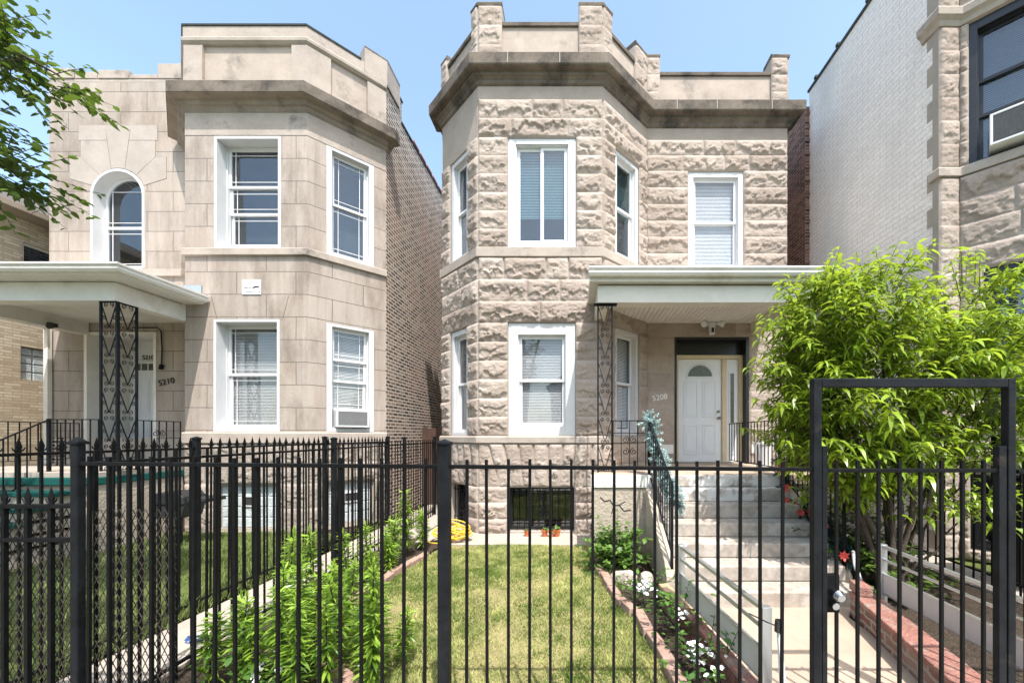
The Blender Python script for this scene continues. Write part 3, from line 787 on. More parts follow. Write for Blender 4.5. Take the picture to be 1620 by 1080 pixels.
# body behind the front
MB().box(XL, XL + .3, YR, 20, 0, 8.5).build('brick_wall', M['common_brick'], HOUSE)
MB().box(XR - .3, XR, YR + .001, 20, 0, 8.5).build('brick_wall', M['common_brick'], HOUSE)
MB().box(XL + .3, XR - .3, 19.7, 20, 0, 8.5).build('brick_wall', M['common_brick'], HOUSE)
MB().slab([(XL + .02, YR + .1), (XB0, YB + .1), (XB1, YB + .1), (XB1 + DB, YR + .1), (XR - .02, YR + .1), (XR - .02, 19.9), (XL + .02, 19.9)], 8.42, 8.49).build('roof', M['tarp'], HOUSE)
# windows
window(HOUSE, fF, *opF[0], rec=.07, side=.13, top=.10, bot=.10, style='slide', proud=-.01, sw=.055, blinds=((.27, 1.0, 'curtain'),), glass='glassdark')
window(HOUSE, fF, *opF[1], rec=.09, side=.17, top=.20, bot=.17, proud=-.01, mid=.5, blinds=((.02, .98, 'midblind'),))
window(HOUSE, fRt, *opR[0], rec=.10, side=.08, top=.08, bot=.07, proud=-.01, blinds=((.42, 1.0, 'curtain'), (.02, .42, 'greyblind')), glass='glassdark')
window(HOUSE, fRt, *opR[1], rec=.10, side=.08, top=.08, bot=.07, proud=-.01, blinds=((.02, .98, 'blind'),))
window(HOUSE, fLt, *opL[0], rec=.10, side=.09, top=.09, bot=.06, proud=-.01, curtain=(.03, 1.0, 'greyblind'), glass='glassdark')
window(HOUSE, fLt, *opL[1], rec=.10, side=.09, top=.09, bot=.06, proud=-.01, blinds=((.02, .98, 'greyblind'),))
window(HOUSE, fRc, *opC[0], rec=.08, side=.10, top=.10, bot=.06, proud=-.01, blinds=((.02, .98, 'blind'),))

def scroll(m, cu, cz, r, sgn=1, w=0.0, turn=1.6, a0=0, rad=.006, fr=None, sx=1):
    pts = []
    for k in range(16):
        t = k / 15; a = a0 + sgn * t * turn * 2 * math.pi; rr = r * (1 - .78 * t)
        pts.append((cu + sx * rr * math.cos(a), w, cz + rr * math.sin(a)))
    m.tube(pts, rad, 5)

# basement windows with iron grilles
for fr, o in ((fF, opF[2]), (fLt, opL[2])):
    a, b, za, zb = o
    win = MB(fr).ring(a + .002, b - .002, .17, .24, za + .002, zb - .002, .05, .05, .05, .05).build('basement_window', M['blackframe'], HOUSE)
    g = MB(fr); g.box(a + .05, b - .05, .2, .204, za + .05, zb - .05); g.build('pane', M['glassdark'], win)
    q = MB(fr); q.add([(a, .245, za), (b, .245, za), (b, .245, zb), (a, .245, zb), (a, .8, za), (b, .8, za), (b, .8, zb), (a, .8, zb)], [(4, 5, 6, 7), (0, 1, 5, 4), (1, 2, 6, 5), (2, 3, 7, 6), (3, 0, 4, 7)])
    q.build('interior', M['dark'], win)
    g = MB(fr); n = 9 if b - a > 1 else 5
    for k in range(n + 1):
        u = a + .04 + (b - a - .08) * k / n; g.bar((u, .07, za + .03), (u, .07, zb - .05), .013)
    for z in (za + .14, zb - .12): g.bar((a + .01, .07, z), (b - .01, .07, z), .016)
    uc = a + (b - a) * .52
    g.bar((uc, .062, za + .2), (uc, .062, zb - .16), .018)
    for s in (1, -1):
        for zc, aa in ((zb - .2, 1), (za + .28, -1), ((za + zb) / 2, 1)):
            scroll(g, uc + s * .045, zc, .04, s * aa, .055, 1.2, math.pi / 2 + (0 if s > 0 else 0), .006)
    g.build('grille', M['iron'], win)

# front door
YD = .17
a, b = 1.995 - X0R, 3.495 - X0R
MB(fRc).ring(a + .002, b - .002, -.004, .29, 1.181, 3.718, .045, .06, 0, .05).build('door_casing', M['blackframe'], HOUSE)
MB(fRc).box(a + .045, b - .06, YD + .05, YD + .08, 3.39, 3.67).build('transom_panel', M['blackframe'], HOUSE)
fa, fb = a + .047, b - .062
MB(fRc).ring(fa, fb, YD - .02, YD + .1, 1.2, 3.388, .075, .075, .0, .075).box(fa + .075 + .90, fa + .075 + .99, YD - .021, YD + .1, 1.2, 3.31).build('door_frame', M['cream'], HOUSE, bevel=.004)
MB(fRc).box(fa, fb, YD - .06, YD + .1, 1.181, 1.2).build('threshold', M['soffit'], HOUSE)
da, db = fa + .078, fa + .075 + .897
dm = MB(fRc); dm.box(da, db, YD + .03, YD + .075, 1.202, 3.31)
door = dm.build('door', M['doorwhite'], HOUSE, bevel=.003)
pm = MB(fRc)
def relief(m, u0, u1, z0, z1, w, t=.014):
    """moulded raised panel: outer bead then field"""
    m.ring(u0, u1, w - .013, w + .004, z0, z1, t, t, t, t); m.box(u0 + .045, u1 - .045, w - .011, w + .004, z0 + .045, z1 - .045)
mid = (da + db) / 2
for (u0, u1) in ((da + .12, mid - .05), (mid + .05, db - .12)):
    relief(pm, u0, u1, 2.12, 2.85, YD + .03); relief(pm, u0, u1, 1.36, 1.96, YD + .03)
pm.build('door_panel', M['doorwhite'], door, bevel=.003)
fan_ = MB(fRc); N = 14; r0 = .265; zc = 2.94
fan_.prism([(mid + r0 * math.cos(math.pi * k / N), zc + r0 * math.sin(math.pi * k / N)) for k in range(N + 1)], YD + .022, YD + .034)
fan_.build('fanlight', M['doorglass'], door)
fr_ = MB(fRc)
fr_.tube([(mid + r0 * math.cos(math.pi * k / N), YD + .022, zc + r0 * math.sin(math.pi * k / N)) for k in range(N + 1)], .017, 6)
fr_.bar((mid - r0 - .017, YD + .022, zc), (mid + r0 + .017, YD + .022, zc), .03)
fr_.build('fanlight_frame', M['doorwhite'], door)
hm = MB(fRc)
for z, r in ((2.10, .024), (2.235, .028)):
    hm.tube([(db - .07, YD + .035, z), (db - .07, YD - .01, z)], r, 12)
hm.tube([(db - .07, YD + .0, 2.10), (db - .07, YD - .05, 2.10)], [.02, .032], 12)
hm.build('door_knob', M['brass'], door, smooth=True)
sa, sb = fa + .075 + .992, fb - .077
sl = MB(fRc).box(sa, sb, YD + .035, YD + .07, 1.202, 3.31).build('sidelight', M['doorwhite'], HOUSE, bevel=.003)
MB(fRc).box(sa + .085, sb - .085, YD + .025, YD + .037, 2.0, 3.02).build('sidelight_glass', M['doorglass'], sl)
m = MB(fRc); m.ring(sa + .06, sb - .06, YD + .015, YD + .038, 1.975, 3.045, .025, .025, .025, .025); relief(m, sa + .07, sb - .07, 1.36, 1.85, YD + .035); m.build('sidelight_frame', M['doorwhite'], sl, bevel=.003)
MB(fRc).box(a - .2, b + .2, .31, .33, 1.0, 4).build('interior', M['dark'], HOUSE)

# house number, security light
text_mesh('5208', 'house_number', M['numwhite'], HOUSE, fRc, 1.545 - X0R, 2.43, .155, -.045, R(9), .008)
sl = MB(fRc).box(2.60 - X0R, 2.82 - X0R, -.10, -.02, 3.93, 4.0)
sl.tube([(2.71 - X0R, -.03, 3.95), (2.71 - X0R, -.13, 3.92)], .06, 12)
sl.box(2.665 - X0R, 2.755 - X0R, -.16, -.05, 3.74, 3.90)
sl = sl.build('security_light', M['vinyl'], HOUSE, bevel=.004)
hd = MB(fRc)
for s in (-1, 1):
    p = Vector((2.71 - X0R, -.08, 3.97)); q = Vector((2.71 - X0R + s * .12, -.13, 3.96)); e = Vector((2.71 - X0R + s * .19, -.2, 3.92))
    hd.tube([p, q], .012, 6); hd.tube([q, e], [.035, .06], 12)
hd.build('lamp_head', M['vinyl'], sl)
MB(fRc).box(2.685 - X0R, 2.735 - X0R, -.168, -.158, 3.775, 3.865).build('camera_lens', M['ink'], sl)

# porch
YP = 5.95; PX0, PX1 = .22, 3.78; ZB, ZC = 3.76, 4.02
pr = MB(); pr.box(PX0 + .12, PX1 - .10, YP, YP + .22, ZB, ZC)
pr.box(PX0 + .12, PX0 + .30, YP + .22, 6.93, ZB, ZC).box(PX1 - .28, PX1 - .10, YP + .22, YR - .03, ZB, ZC)
beam = pr.build('porch_beam', M['porchcream'], HOUSE, bevel=.006)
MB().box(PX0 + .3, PX1 - .28, YP + .22, YR - .03, 4.0, 4.03).build('porch_ceiling', M['porchwhite'], HOUSE)
bb = MB(); x = PX0 + .34
while x < PX1 - .3: bb.box(x, x + .075, YP + .22, YR - .04, 3.985, 3.9985); x += .085
bb.build('ceiling_board', M['porchwhite'], HOUSE)
m = MB(); m.prism([(0, 0)], 0, 0) if False else None
rf = MB().slab([(PX0, YP - .10), (PX1, YP - .10), (PX1, YR - .02), (XB1 + DB + .02, YR - .02), (XB1 + .02, YB - .07), (PX0, YB - .07)], 4.04, 4.16)
rf.slab([(PX0 + .05, YP), (PX1 - .05, YP), (PX1 - .05, YR - .02), (XB1 + DB + .04, YR - .02), (XB1 + .04, YB - .07), (PX0 + .05, YB - .07)], 4.16, 4.20)
roof = rf.build('porch_roof', M['porchcream'], HOUSE, bevel=.006)
gut = MB()
prof = [(-.02, 4.10), (-.075, 4.105), (-.10, 4.14), (-.095, 4.17), (-.12, 4.20), (-.12, 4.225), (-.02, 4.225)]
V = [(PX0 - .02, YP - .10 + d, z) for d, z in prof] + [(PX1 + .05, YP - .10 + d, z) for d, z in prof]; n = len(prof)
gut.add(V, [tuple(range(n - 1, -1, -1)), tuple(range(n, 2 * n))] + [(i, (i + 1) % n, (i + 1) % n + n, i + n) for i in range(n)])
gut.build('gutter', M['porchwhite'], roof)
MB().box(.26, 3.95, 5.64, 6.20, 1.05, 1.18).slab([(.49, 6.2), (3.95, 6.2), (3.95, YR - .05), (XB1 + DB, YR - .1), (.49, 6.94)], 1.05, 1.1799).build('porch_floor', M['walk'], HOUSE)
MB().box(.25, 1.14, 5.625, 5.92, 0, 1.0).build('porch_wall', M['stucco'], HOUSE, bevel=.01)
MB().box(2.95, 3.95, 5.70, 5.80, 0, 1.04).build('porch_wall', M['stucco'], HOUSE, bevel=.01)
MB().box(.22, 1.13, 5.60, 5.639, 1.02, 1.182).box(.22, 1.13, 5.60, 5.639, 1.0, 1.0195).build('porch_coping', M['coping'], HOUSE, bevel=.008)
m = MB(); pts = [(.36, .86), (.42, .80), (.50, .82), (.55, .74), (.63, .75), (.70, .66), (.80, .68)]
for p, q in zip(pts[:-1], pts[1:]): m.bar((p[0], 5.6235, p[1]), (q[0], 5.6235, q[1]), .004, .016, (0, 0, 1))
m.bar((.55, 5.6235, .74), (.52, 5.6235, .62), .004, .012, (1, 0, 0)); m.bar((.63, 5.6235, .75), (.72, 5.6235, .80), .004, .012)
m.build('crack', M['dark'], HOUSE)
# steps
for k in range(7):
    zt = 1.18 - .1686 * k; yk = 5.64 - .28 * k
    y1 = yk + .02 if k == 0 else yk + .281
    st = MB(); st.box(1.12, 2.93, yk if k else 5.60, 5.599 if k else 5.639, zt - .1686 + (.0 if k < 6 else 0.0), zt - .0005 * (k + 1))
    st.build('porch_step', M['steps' if k < 2 else 'steplow'], HOUSE, bevel=.014)
MB().prism([(0, 0)], 0, 0) if False else None
ck = MB(); out = [(5.59, 0), (5.59, 1.0), (5.45, .98), (4.95, .62), (4.4, .34), (4.3, .2), (4.28, 0)]
V = [(1.0, y, z) for y, z in out] + [(1.118, y, z) for y, z in out]; n = len(out)
ck.add(V, [tuple(range(n)), tuple(range(2 * n - 1, n - 1, -1))] + [(i, i + n, (i + 1) % n + n, (i + 1) % n) for i in range(n)])
ck.build('cheek_wall', M['stucco'], HOUSE, bevel=.012)
ck = MB(); V = [(2.935, y, z) for y, z in out] + [(3.05, y, z) for y, z in out]
ck.add(V, [tuple(range(n)), tuple(range(2 * n - 1, n - 1, -1))] + [(i, i + n, (i + 1) % n + n, (i + 1) % n) for i in range(n)])
ck.build('cheek_wall', M['stucco'], HOUSE, bevel=.012)

def iron_panel(m, fr, u0, u1, z0, z1, bays, w=0, r=.008, post=.022):
    """wrought iron trellis: two uprights with V bars and pairs of scrolls"""
    for u in (u0, u1): m.bar((u, w, z0), (u, w, z1), post)
    m.bar((u0, w, z0 + .02), (u1, w, z0 + .02), .014); m.bar((u0, w, z1 - .012), (u1, w, z1 - .012), .02)
    uc = (u0 + u1) / 2; W = (u1 - u0); H = (z1 - z0) / bays
    for k in range(bays):
        a, b = z0 + H * k, z0 + H * (k + 1)
        m.bar((u0 + .01, w, b - .05), (uc, w, a + .03), .011); m.bar((u1 - .01, w, b - .05), (uc, w, a + .03), .011)
        for s in (-1, 1):
            scroll(m, uc + s * W * .17, b - .05, W * .15, s, w, 1.35, -math.pi / 2, .0055)
            scroll(m, uc + s * W * .30, a + H * .42, W * .13, -s, w, 1.3, math.pi / 2, .0055)
            scroll(m, uc + s * W * .16, a + .04, W * .13, -s, w, 1.2, math.pi / 2, .0055)

def rail_run(m, p, q, z0, z1, top0, top1, n, r=.012, deco=None, bot=True):
    """iron balustrade from p to q (xy), floor heights z0,z1, rail heights top0, top1"""
    P = lambda t, z: (p[0] + (q[0] - p[0]) * t, p[1] + (q[1] - p[1]) * t, z)
    m.bar(P(0, top0), P(1, top1), .028, .014)
    if bot: m.bar(P(0, z0 + .09), P(1, z1 + .09), .014)
    for k in range(n + 1):
        t = k / n; zt = top0 + (top1 - top0) * t; zb = z0 + (z1 - z0) * t + (.09 if bot else 0)
        m.bar(P(t, zb), P(t, zt), r)

fCol = Fr(.35, 6.02, 0)
m = MB(fCol); iron_panel(m, fCol, 0, .215, 1.18, ZB, 6); m.box(-.06, .29, -.05, .05, ZB - .018, ZB - .001)
m.build('porch_column', M['iron'], HOUSE)
m = MB(); rail_run(m, (.58, 6.0), (1.08, 6.0), 1.18, 1.18, 1.97, 1.97, 4)
f_ = Fr(.58, 6.0, 0); m2 = MB(f_)
for s in (-1, 1):
    for zc in (1.68, 1.5): scroll(m2, .25 + s * .06, zc, .055, s, -.01, 1.4, math.pi / 2, .006)
m2.bar((0, 0, 1.78), (.5, 0, 1.78), .012)
m.v += m2.v; nb = len(m.v) - len(m2.v); m.f += [tuple(i + nb for i in f) for f in m2.f]; m.uv += m2.uv
m.build('porch_railing', M['iron'], HOUSE)
for x in (1.075, 2.99):
    m = MB(); y0, y1 = 5.72, 4.36
    rail_run(m, (x, y0), (x, y1), 1.12, .34, 1.98, 1.20, 12)
    m.bar((x, y0, 1.0), (x, y0, 2.02), .03); m.bar((x, y1, .2), (x, y1, 1.24), .03)
    if x > 2:
        rail_run(m, (x, y0), (x, 7.6), 1.18, 1.18, 1.97, 1.97, 16)
    m.build('stair_railing', M['iron'], HOUSE)

# ================================================================ LEFT HOUSE (smooth limestone)
A0, A1, AY = -6.97, -4.79, 7.0
AXL, AXR, AYR = -10.67, A1 + .95, AY + .95
H2 = thing('limestone_house', (-7.2, 9.5, 0), 'smooth limestone two storey house with an arched upper window and lattice iron porch column', 'house')
gF = Fr(A0, AY, 0); gRt = Fr(A1, AY, 45); gLt = Fr(A0 - .95, AYR, -45); gRc = Fr(AXL, AYR, 0)
AL = A1 - A0; AFL = .95 * math.sqrt(2); ARL = (A0 - .95) - AXL
oF = [(-6.46 - A0, -5.26 - A0, 5.08, 7.09), (-6.47 - A0, -5.28 - A0, 1.81, 3.82), (-6.44 - A0, -5.28 - A0, .03, .88)]
oR = [(.30, 1.12, 5.08, 7.09), (.30, 1.12, 1.81, 3.82), (.30, 1.12, .03, .88)]
oC = [(-9.82 - AXL, -8.72 - AXL, 5.12, 7.14), (-9.96 - AXL, -8.49 - AXL, 1.2, 3.84)]
for fr, L, ops, ar in ((gF, AL, oF, ()), (gRt, AFL, oR, ()), (gLt, AFL, [], ()), (gRc, ARL, oC, (oC[0],))):
    up = [o for o in ops if o[2] > 1]
    wall(fr, L, 1.70, 8.9 if fr is gRc else 7.7, up, .30, 0, ar).build('stone_wall', M['ashlar'], H2)
    lo = [o for o in ops if o[2] < 1]
    wall(fr, L, 0, 1.69, lo, .3, .014).build('stone_backing', M['greystone_base'], H2)
    bl = courses(L, [0, .88, 1.6], .36, lo, rgb, .35, .8)
    if fr in (gF, gRt): rock(fr, L, 0, 1.6, bl, lo, M['rocklime'], H2, seed=101 + int(L * 100), amp=(.02, .04), rough=.8)
PA = [(A0 - .95, AYR), (A0, AY), (A1, AY), (AXR, AYR)]
sweep(PA, [(-.05, 7.10), (.003, 7.10), (.003, 7.54), (-.05, 7.54)]).build('frieze', M['limetrim'], H2)
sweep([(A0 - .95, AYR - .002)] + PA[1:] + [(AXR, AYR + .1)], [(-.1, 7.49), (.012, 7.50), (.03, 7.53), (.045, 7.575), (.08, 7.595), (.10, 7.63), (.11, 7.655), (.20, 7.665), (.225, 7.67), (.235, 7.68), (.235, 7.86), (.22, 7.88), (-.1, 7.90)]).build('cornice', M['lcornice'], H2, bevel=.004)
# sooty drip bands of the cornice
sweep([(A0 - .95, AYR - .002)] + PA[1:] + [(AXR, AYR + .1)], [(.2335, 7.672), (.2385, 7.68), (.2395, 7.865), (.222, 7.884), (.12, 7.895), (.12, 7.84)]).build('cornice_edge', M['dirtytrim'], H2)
sweep(PA, [(-.05, 4.94), (.05, 4.95), (.05, 5.06), (.035, 5.078), (-.05, 5.078)]).build('string_course', M['limetrim'], H2, bevel=.004)
sweep(PA, [(-.05, 1.60), (.06, 1.61), (.06, 1.78), (.04, 1.805), (-.05, 1.805)]).build('sill_course', M['limetrim'], H2, bevel=.004)
MB(gRc).box(.02, ARL - .03, -.05, .02, 4.96, 5.10).build('string_course', M['limetrim'], H2, bevel=.004)
# parapet with pilasters and a crown
sweep(PA, [(-.03, 7.88), (-.03, 8.72), (-.3, 8.72), (-.3, 7.88)]).build('parapet', M['panelstone'], H2)
sweep([(A0 - .9, AYR - .05)] + PA[1:], [(-.03, 8.70), (.01, 8.71), (.05, 8.75), (.055, 8.80), (.03, 8.83), (.03, 9.02), (-.3, 9.05), (-.3, 8.70)]).build('parapet_crown', M['limetrim'], H2, bevel=.005)
sweep([(A0 - .9, AYR - .05)] + PA[1:3] + [(A1 + .62, AY + .62)], [(.045, 9.02), (.05, 9.045), (-.1, 9.07), (-.3, 9.07), (-.3, 9.04)]).build('flashing', M['tarp'], H2)
def pilaster(path): sweep(path, [(.02, 7.90), (.02, 8.70), (-.2, 8.70), (-.2, 7.90)]).build('pilaster', M['limetrim'], H2, bevel=.004)
pilaster([(A0 - .16, AY + .16), (A0, AY), (A0 + .33, AY)]); pilaster([(A1 - .26, AY), (A1, AY), (A1 + .26, AY + .26)]); pilaster([(A1 + .70, AY + .70), (AXR, AYR)])
sweep([(A1 + .66, AY + .66), (AXR, AYR), (AXR, AYR + .55)], [(.035, 8.83), (.035, 9.30), (.05, 9.33), (-.28, 9.35), (-.28, 8.83)]).build('parapet_block', M['limetrim'], H2, bevel=.006)
MB(gRc).box(0, ARL + .05, .0005, .3, 8.9, 8.97).box(.0, .52, -.02, .3, 8.97, 9.17).box(.53, .98, -.01, .3, 8.97, 9.10).box(1.0, 1.62, -.015, .3, 8.97, 9.14).box(1.63, 2.2, -.01, .3, 8.97, 9.05).box(2.21, ARL + .3, -.012, .3, 8.97, 9.27).build('parapet', M['limetrim'], H2, bevel=.008)
MB(gRc).box(.0, ARL - .3, -.025, .3, 9.172, 9.19).build('flashing', M['tarp'], H2) if False else None
# recessed wall upper block joints read as voussoirs round the arch
cu, cz, rr = -9.27 - AXL, 6.59, .55
def arc_pts(a0, a1, n=7, r=.565): return [(cu + r * math.cos(R(a0 + (a1 - a0) * k / n)), cz + r * math.sin(R(a0 + (a1 - a0) * k / n))) for k in range(n + 1)]
VS = [[(cu - .26, 8.03)] + [(cu + .26, 8.03)] + arc_pts(76, 104)]
for sg in (1, -1):
    def mx(pts): return [(cu + sg * x, z) for x, z in pts]
    ar = lambda a0, a1: [(cu + sg * (x - cu), z) for x, z in arc_pts(a0, a1)]
    VS.append(mx([(-.222, 7.72), (-.76, 7.72), (-.76, 7.39)]) + ar(131, 104))
    VS.append(mx([(-.76, 7.39), (-.985, 7.39), (-.985, 6.95)]) + ar(158, 131))
    VS.append(mx([(-.222, 7.72), (-.252, 8.03), (-.80, 8.03), (-.80, 7.72)]))
def inset(pts, e):
    c = Vector((sum(p[0] for p in pts) / len(pts), sum(p[1] for p in pts) / len(pts))); out = []
    for p in pts:
        d = Vector(p) - c; out.append(tuple(c + d * (1 - e / max(.1, d.length))))
    return out
for k, pts in enumerate(VS):
    MB(gRc).prism(pts, -.0025, .01 - .0008 * k).build('joint', M['ljoint'], H2)
    MB(gRc).prism(inset(pts, .006), -.0055, -.003).build('voussoir', M['lvouss'], H2, bevel=.002)
v = MB(gF)
for zt in (7.095, 3.83):
    for s, u in ((-1, oF[0][0] + .06), (1, oF[0][1] + .04)):
        v.bar((u, -.0008, zt), (u + s * .1, -.0008, zt + .40), .008, .003, (0, 1, 0))
v.build('joint', M['dirtytrim'], H2)
# side and back
bw = MB(Fr(AXR, AYR, 90)); bw.box(0.02, 14, 0, .3, 0, 8.63); bw.box(.02, .72, 0, .3, 8.63, 9.10); bw.build('brick_wall', M['common_brick'], H2)
MB(Fr(AXR, AYR, 90)).box(0, .75, -.02, .32, 9.10, 9.14).box(.70, 14, -.02, .32, 8.63, 8.67).build('coping', M['tarp'], H2)
ct = MB(Fr(AXR, AYR, 90))
for k in range(5): ct.box(1.3 + k * .42, 1.66 + k * .42, -.03, .3, 8.672, 8.72)
ct.build('coping_tile', M['redtile'], H2, bevel=.01)
MB().box(AXL, AXL + .3, AYR + .001, 22, 0, 8.9).build('brick_wall', M['common_brick'], H2)
MB().box(AXL + .3, AXR - .3, 21.7, 22, 0, 8.6).build('brick_wall', M['common_brick'], H2)
MB().slab([(AXL + .3, AYR + .3), (A0 - .9, AYR + .3), (A0, AY + .25), (A1, AY + .25), (AXR - .3, AYR + .2), (AXR - .3, 21.7), (AXL + .3, 21.7)], 8.3, 8.4).build('roof', M['tarp'], H2)
window(H2, gF, *oF[0], rec=.24, style='triple', muntin=True, curtain=None, glass='glassdark')
window(H2, gF, *oF[1], rec=.24, muntin=True, blinds=((.02, .98, 'midblind'),), glass='glass', mid=.52)
window(H2, gRt, *oR[0], rec=.12, side=.09, muntin=True, glass='glassdark')
window(H2, gRt, *oR[1], rec=.12, side=.09, muntin=True, blinds=((.18, .98, 'midblind'),), ac=.33, style='triple')
# glass block basement windows
for fr, o in ((gF, oF[2]), (gRt, oR[2])):
    a, b, za, zb = o; win = MB(fr).ring(a + .002, b - .002, .05, .2, za + .002, zb - .002, .05, .05, .05, .05).build('basement_window', M['concrete'], H2)
    g = MB(fr); nx = max(3, round((b - a - .1) / .2)); nz = 4
    for i in range(nx):
        for j in range(nz):
            x0 = a + .05 + (b - a - .1) * i / nx; z0 = za + .05 + (zb - za - .1) * j / nz
            g.box(x0 + .008, x0 + (b - a - .1) / nx - .008, .08, .18, z0 + .008, z0 + (zb - za - .1) / nz - .008)
    g.build('glass_block', M['glassblock'], win, bevel=.012)
    MB(fr).box(a + .052, b - .052, .095, .17, za + .052, zb - .052).build('mortar', M['white'], win)
    ua = a + (b - a) * .36; vb = MB(fr); vb.ring(ua, ua + .3, .06, .1, zb - .42, zb - .22, .025, .025, .025, .025); vb.build('vent_frame', M['white'], win)
    MB(fr).box(ua + .025, ua + .275, .07, .078, zb - .395, zb - .245).build('vent', M['dark'], win)

# arched window, white lined
a, b, za, zb = oC[0]; r = (b - a) / 2; uc = (a + b) / 2; zs = zb - r
def arch_ring(m, ro, ri, w0, w1, za_, zi):
    N = 20
    def outl(r_, zbot): return [(uc - r_, zbot)] + [(uc - r_ * math.cos(math.pi * k / N), zs + r_ * math.sin(math.pi * k / N)) for k in range(N + 1)] + [(uc + r_, zbot)]
    O, I = outl(ro, za_), outl(ri, zi); n = len(O)
    V = [(x, w0, z) for x, z in O] + [(x, w0, z) for x, z in I] + [(x, w1, z) for x, z in O] + [(x, w1, z) for x, z in I]
    Fc = []
    for k in range(n - 1):
        Fc += [(k, n + k, n + k + 1, k + 1), (2 * n + k, 2 * n + k + 1, 3 * n + k + 1, 3 * n + k), (n + k, 3 * n + k, 3 * n + k + 1, n + k + 1), (k, k + 1, 2 * n + k + 1, 2 * n + k)]
    m.add(V, Fc); return m
m = arch_ring(MB(gRc), r - .002, r - .05, -.02, .29, za + .002, za + .002); m.box(a + .05, b - .05, .0, .29, za + .002, za + .06)
win = m.build('window', M['white'], H2)
m = arch_ring(MB(gRc), r - .052, r - .10, .20, .24, za + .062, za + .062); m.box(a + .10, b - .10, .20, .24, za + .06, za + .11); m.box(a + .10, b - .10, .195, .25, 6.02, 6.07)
m.build('sash', M['vinyl'], win)
gl = MB(gRc); N = 20
gl.prism([(uc - r + .09, za + .08)] + [(uc + r - .09, za + .08)] + [(uc + (r - .09) * math.cos(math.pi * k / N), zs + (r - .09) * math.sin(math.pi * k / N)) for k in range(N + 1)], .222, .226)
gl.build('pane', M['glassdark'], win)
mu = MB(gRc)
for x in (a + .19, b - .19): mu.box(x - .005, x + .005, .21, .219, za + .1, zs + .28)
for z in (za + .19, 5.93, 6.16, 6.80): mu.box(a + .1, b - .1, .209, .218, z - .005, z + .005)
mu.build('muntin', M['vinyl'], win)
q = MB(gRc); q.add([(a - .1, .9, za - .1), (b + .1, .9, za - .1), (b + .1, .9, zb + .1), (a - .1, .9, zb + .1)], [(0, 1, 2, 3)])
q.box(a - .1, a - .08, .3, .9, za - .1, zb + .1).box(b + .08, b + .1, .3, .9, za - .1, zb + .1).box(a - .1, b + .1, .3, .9, za - .1, za - .08)
q.build('interior', M['room'], win)

# vestibule and door
a, b, za, zb = oC[1]; YV = .82
v = MB(gRc); v.box(a - .02, a + .001, .30, YV, za, zb).box(b - .001, b + .02, .30, YV, za, zb).box(a, b, .30, YV, zb - .001, zb + .02)
v.build('vestibule', M['porchwhite'], H2)
MB(gRc).ring(a + .002, b - .002, -.012, .295, za + .002, zb - .002, .06, .06, 0, .04).build('door_casing', M['porchwhite'], H2, bevel=.004)
MB(gRc).box(a, b, YV, YV + .05, za, zb).build('door_surround', M['doorwhite'], H2)
d0 = a + .09
door = MB(gRc).box(d0, d0 + .92, YV - .04, YV - .002, 1.21, 3.40).build('door', M['doorwhite'], H2, bevel=.004)
pm = MB(gRc)
for u in (d0 + .09, d0 + .50):
    relief(pm, u, u + .31, 2.25, 3.0, YV - .04); relief(pm, u, u + .31, 1.38, 2.1, YV - .04)
pm.build('door_panel', M['doorwhite'], door)
MB(gRc).box(d0 + .07, d0 + .19, YV - .047, YV - .036, 3.19, 3.34).box(d0 + .22, d0 + .34, YV - .047, YV - .036, 3.19, 3.34).box(d0 + .37, d0 + .49, YV - .047, YV - .036, 3.19, 3.34).build('door_light', M['doorglass'], door)
text_mesh('5210', 'house_number', M['ink'], H2, gRc, d0 + .19, 3.44, .135, YV - .012, 0, .005)
text_mesh('5210', 'house_number', M['ink'], H2, gRc, -8.44 - AXL, 2.74, .17, -.012, R(12), .006)

# porch of the left house
QX0, QX1, QY = -10.05, -6.95, 5.92
m = MB(); m.box(QX0, QX1, QY, QY + .2, 3.78, 4.06).box(QX1 - .18, QX1, QY + .2, AY + .0, 3.78, 4.06).box(QX0, QX0 + .2, QY + .2, AYR - .01, 3.78, 4.06)
m.build('porch_beam', M['porchwhite'], H2, bevel=.006)
MB().box(QX0 + .2, QX1 - .18, QY + .2, AYR - .01, 4.02, 4.055).build('porch_ceiling', M['porchwhite'], H2)
rf = MB().slab([(QX0 - .35, 5.66), (-6.60, 5.66), (-6.60, AY - .03), (A0, AY - .03), (A0 - .93, AYR - .02), (QX0 - .35, AYR - .02)], 4.07, 4.17)
roof = rf.build('porch_roof', M['porchwhite'], H2, bevel=.006)
g = sweep([(QX0 - .4, 5.66), (-6.60, 5.66), (-6.60, AY - .04)], [(.0, 4.09), (.055, 4.095), (.08, 4.13), (.075, 4.16), (.10, 4.185), (.10, 4.21), (0, 4.21)])
g.build('gutter', M['porchwhite'], roof)
MB().add([(-7.9, AYR - .03, 4.2), (-6.65, AY - .03, 4.2), (-6.65, AY - .03, 4.42), (-7.9, AYR - .03, 4.42)], [(0, 1, 2, 3)]) and None
MB().box(-6.97, -6.66, AY - .02, AY - .012, 4.20, 4.42).build('roof_flashing', M['alu'], H2)
MB().box(-10.2, -6.98, 5.66, AYR - .02, 1.02, 1.13).build('porch_slab', M['greenpaint'], H2, bevel=.012)
MB().box(-10.15, -7.02, 5.74, AYR - .03, 1.132, 1.2).build('porch_floor', M['concrete'], H2)
MB().box(-10.15, -7.0, 5.74, 5.9, 0, 1.018).box(-7.16, -7.0, 5.9, 7.0, 0, 1.018).build('porch_wall', M['stucco'], H2)
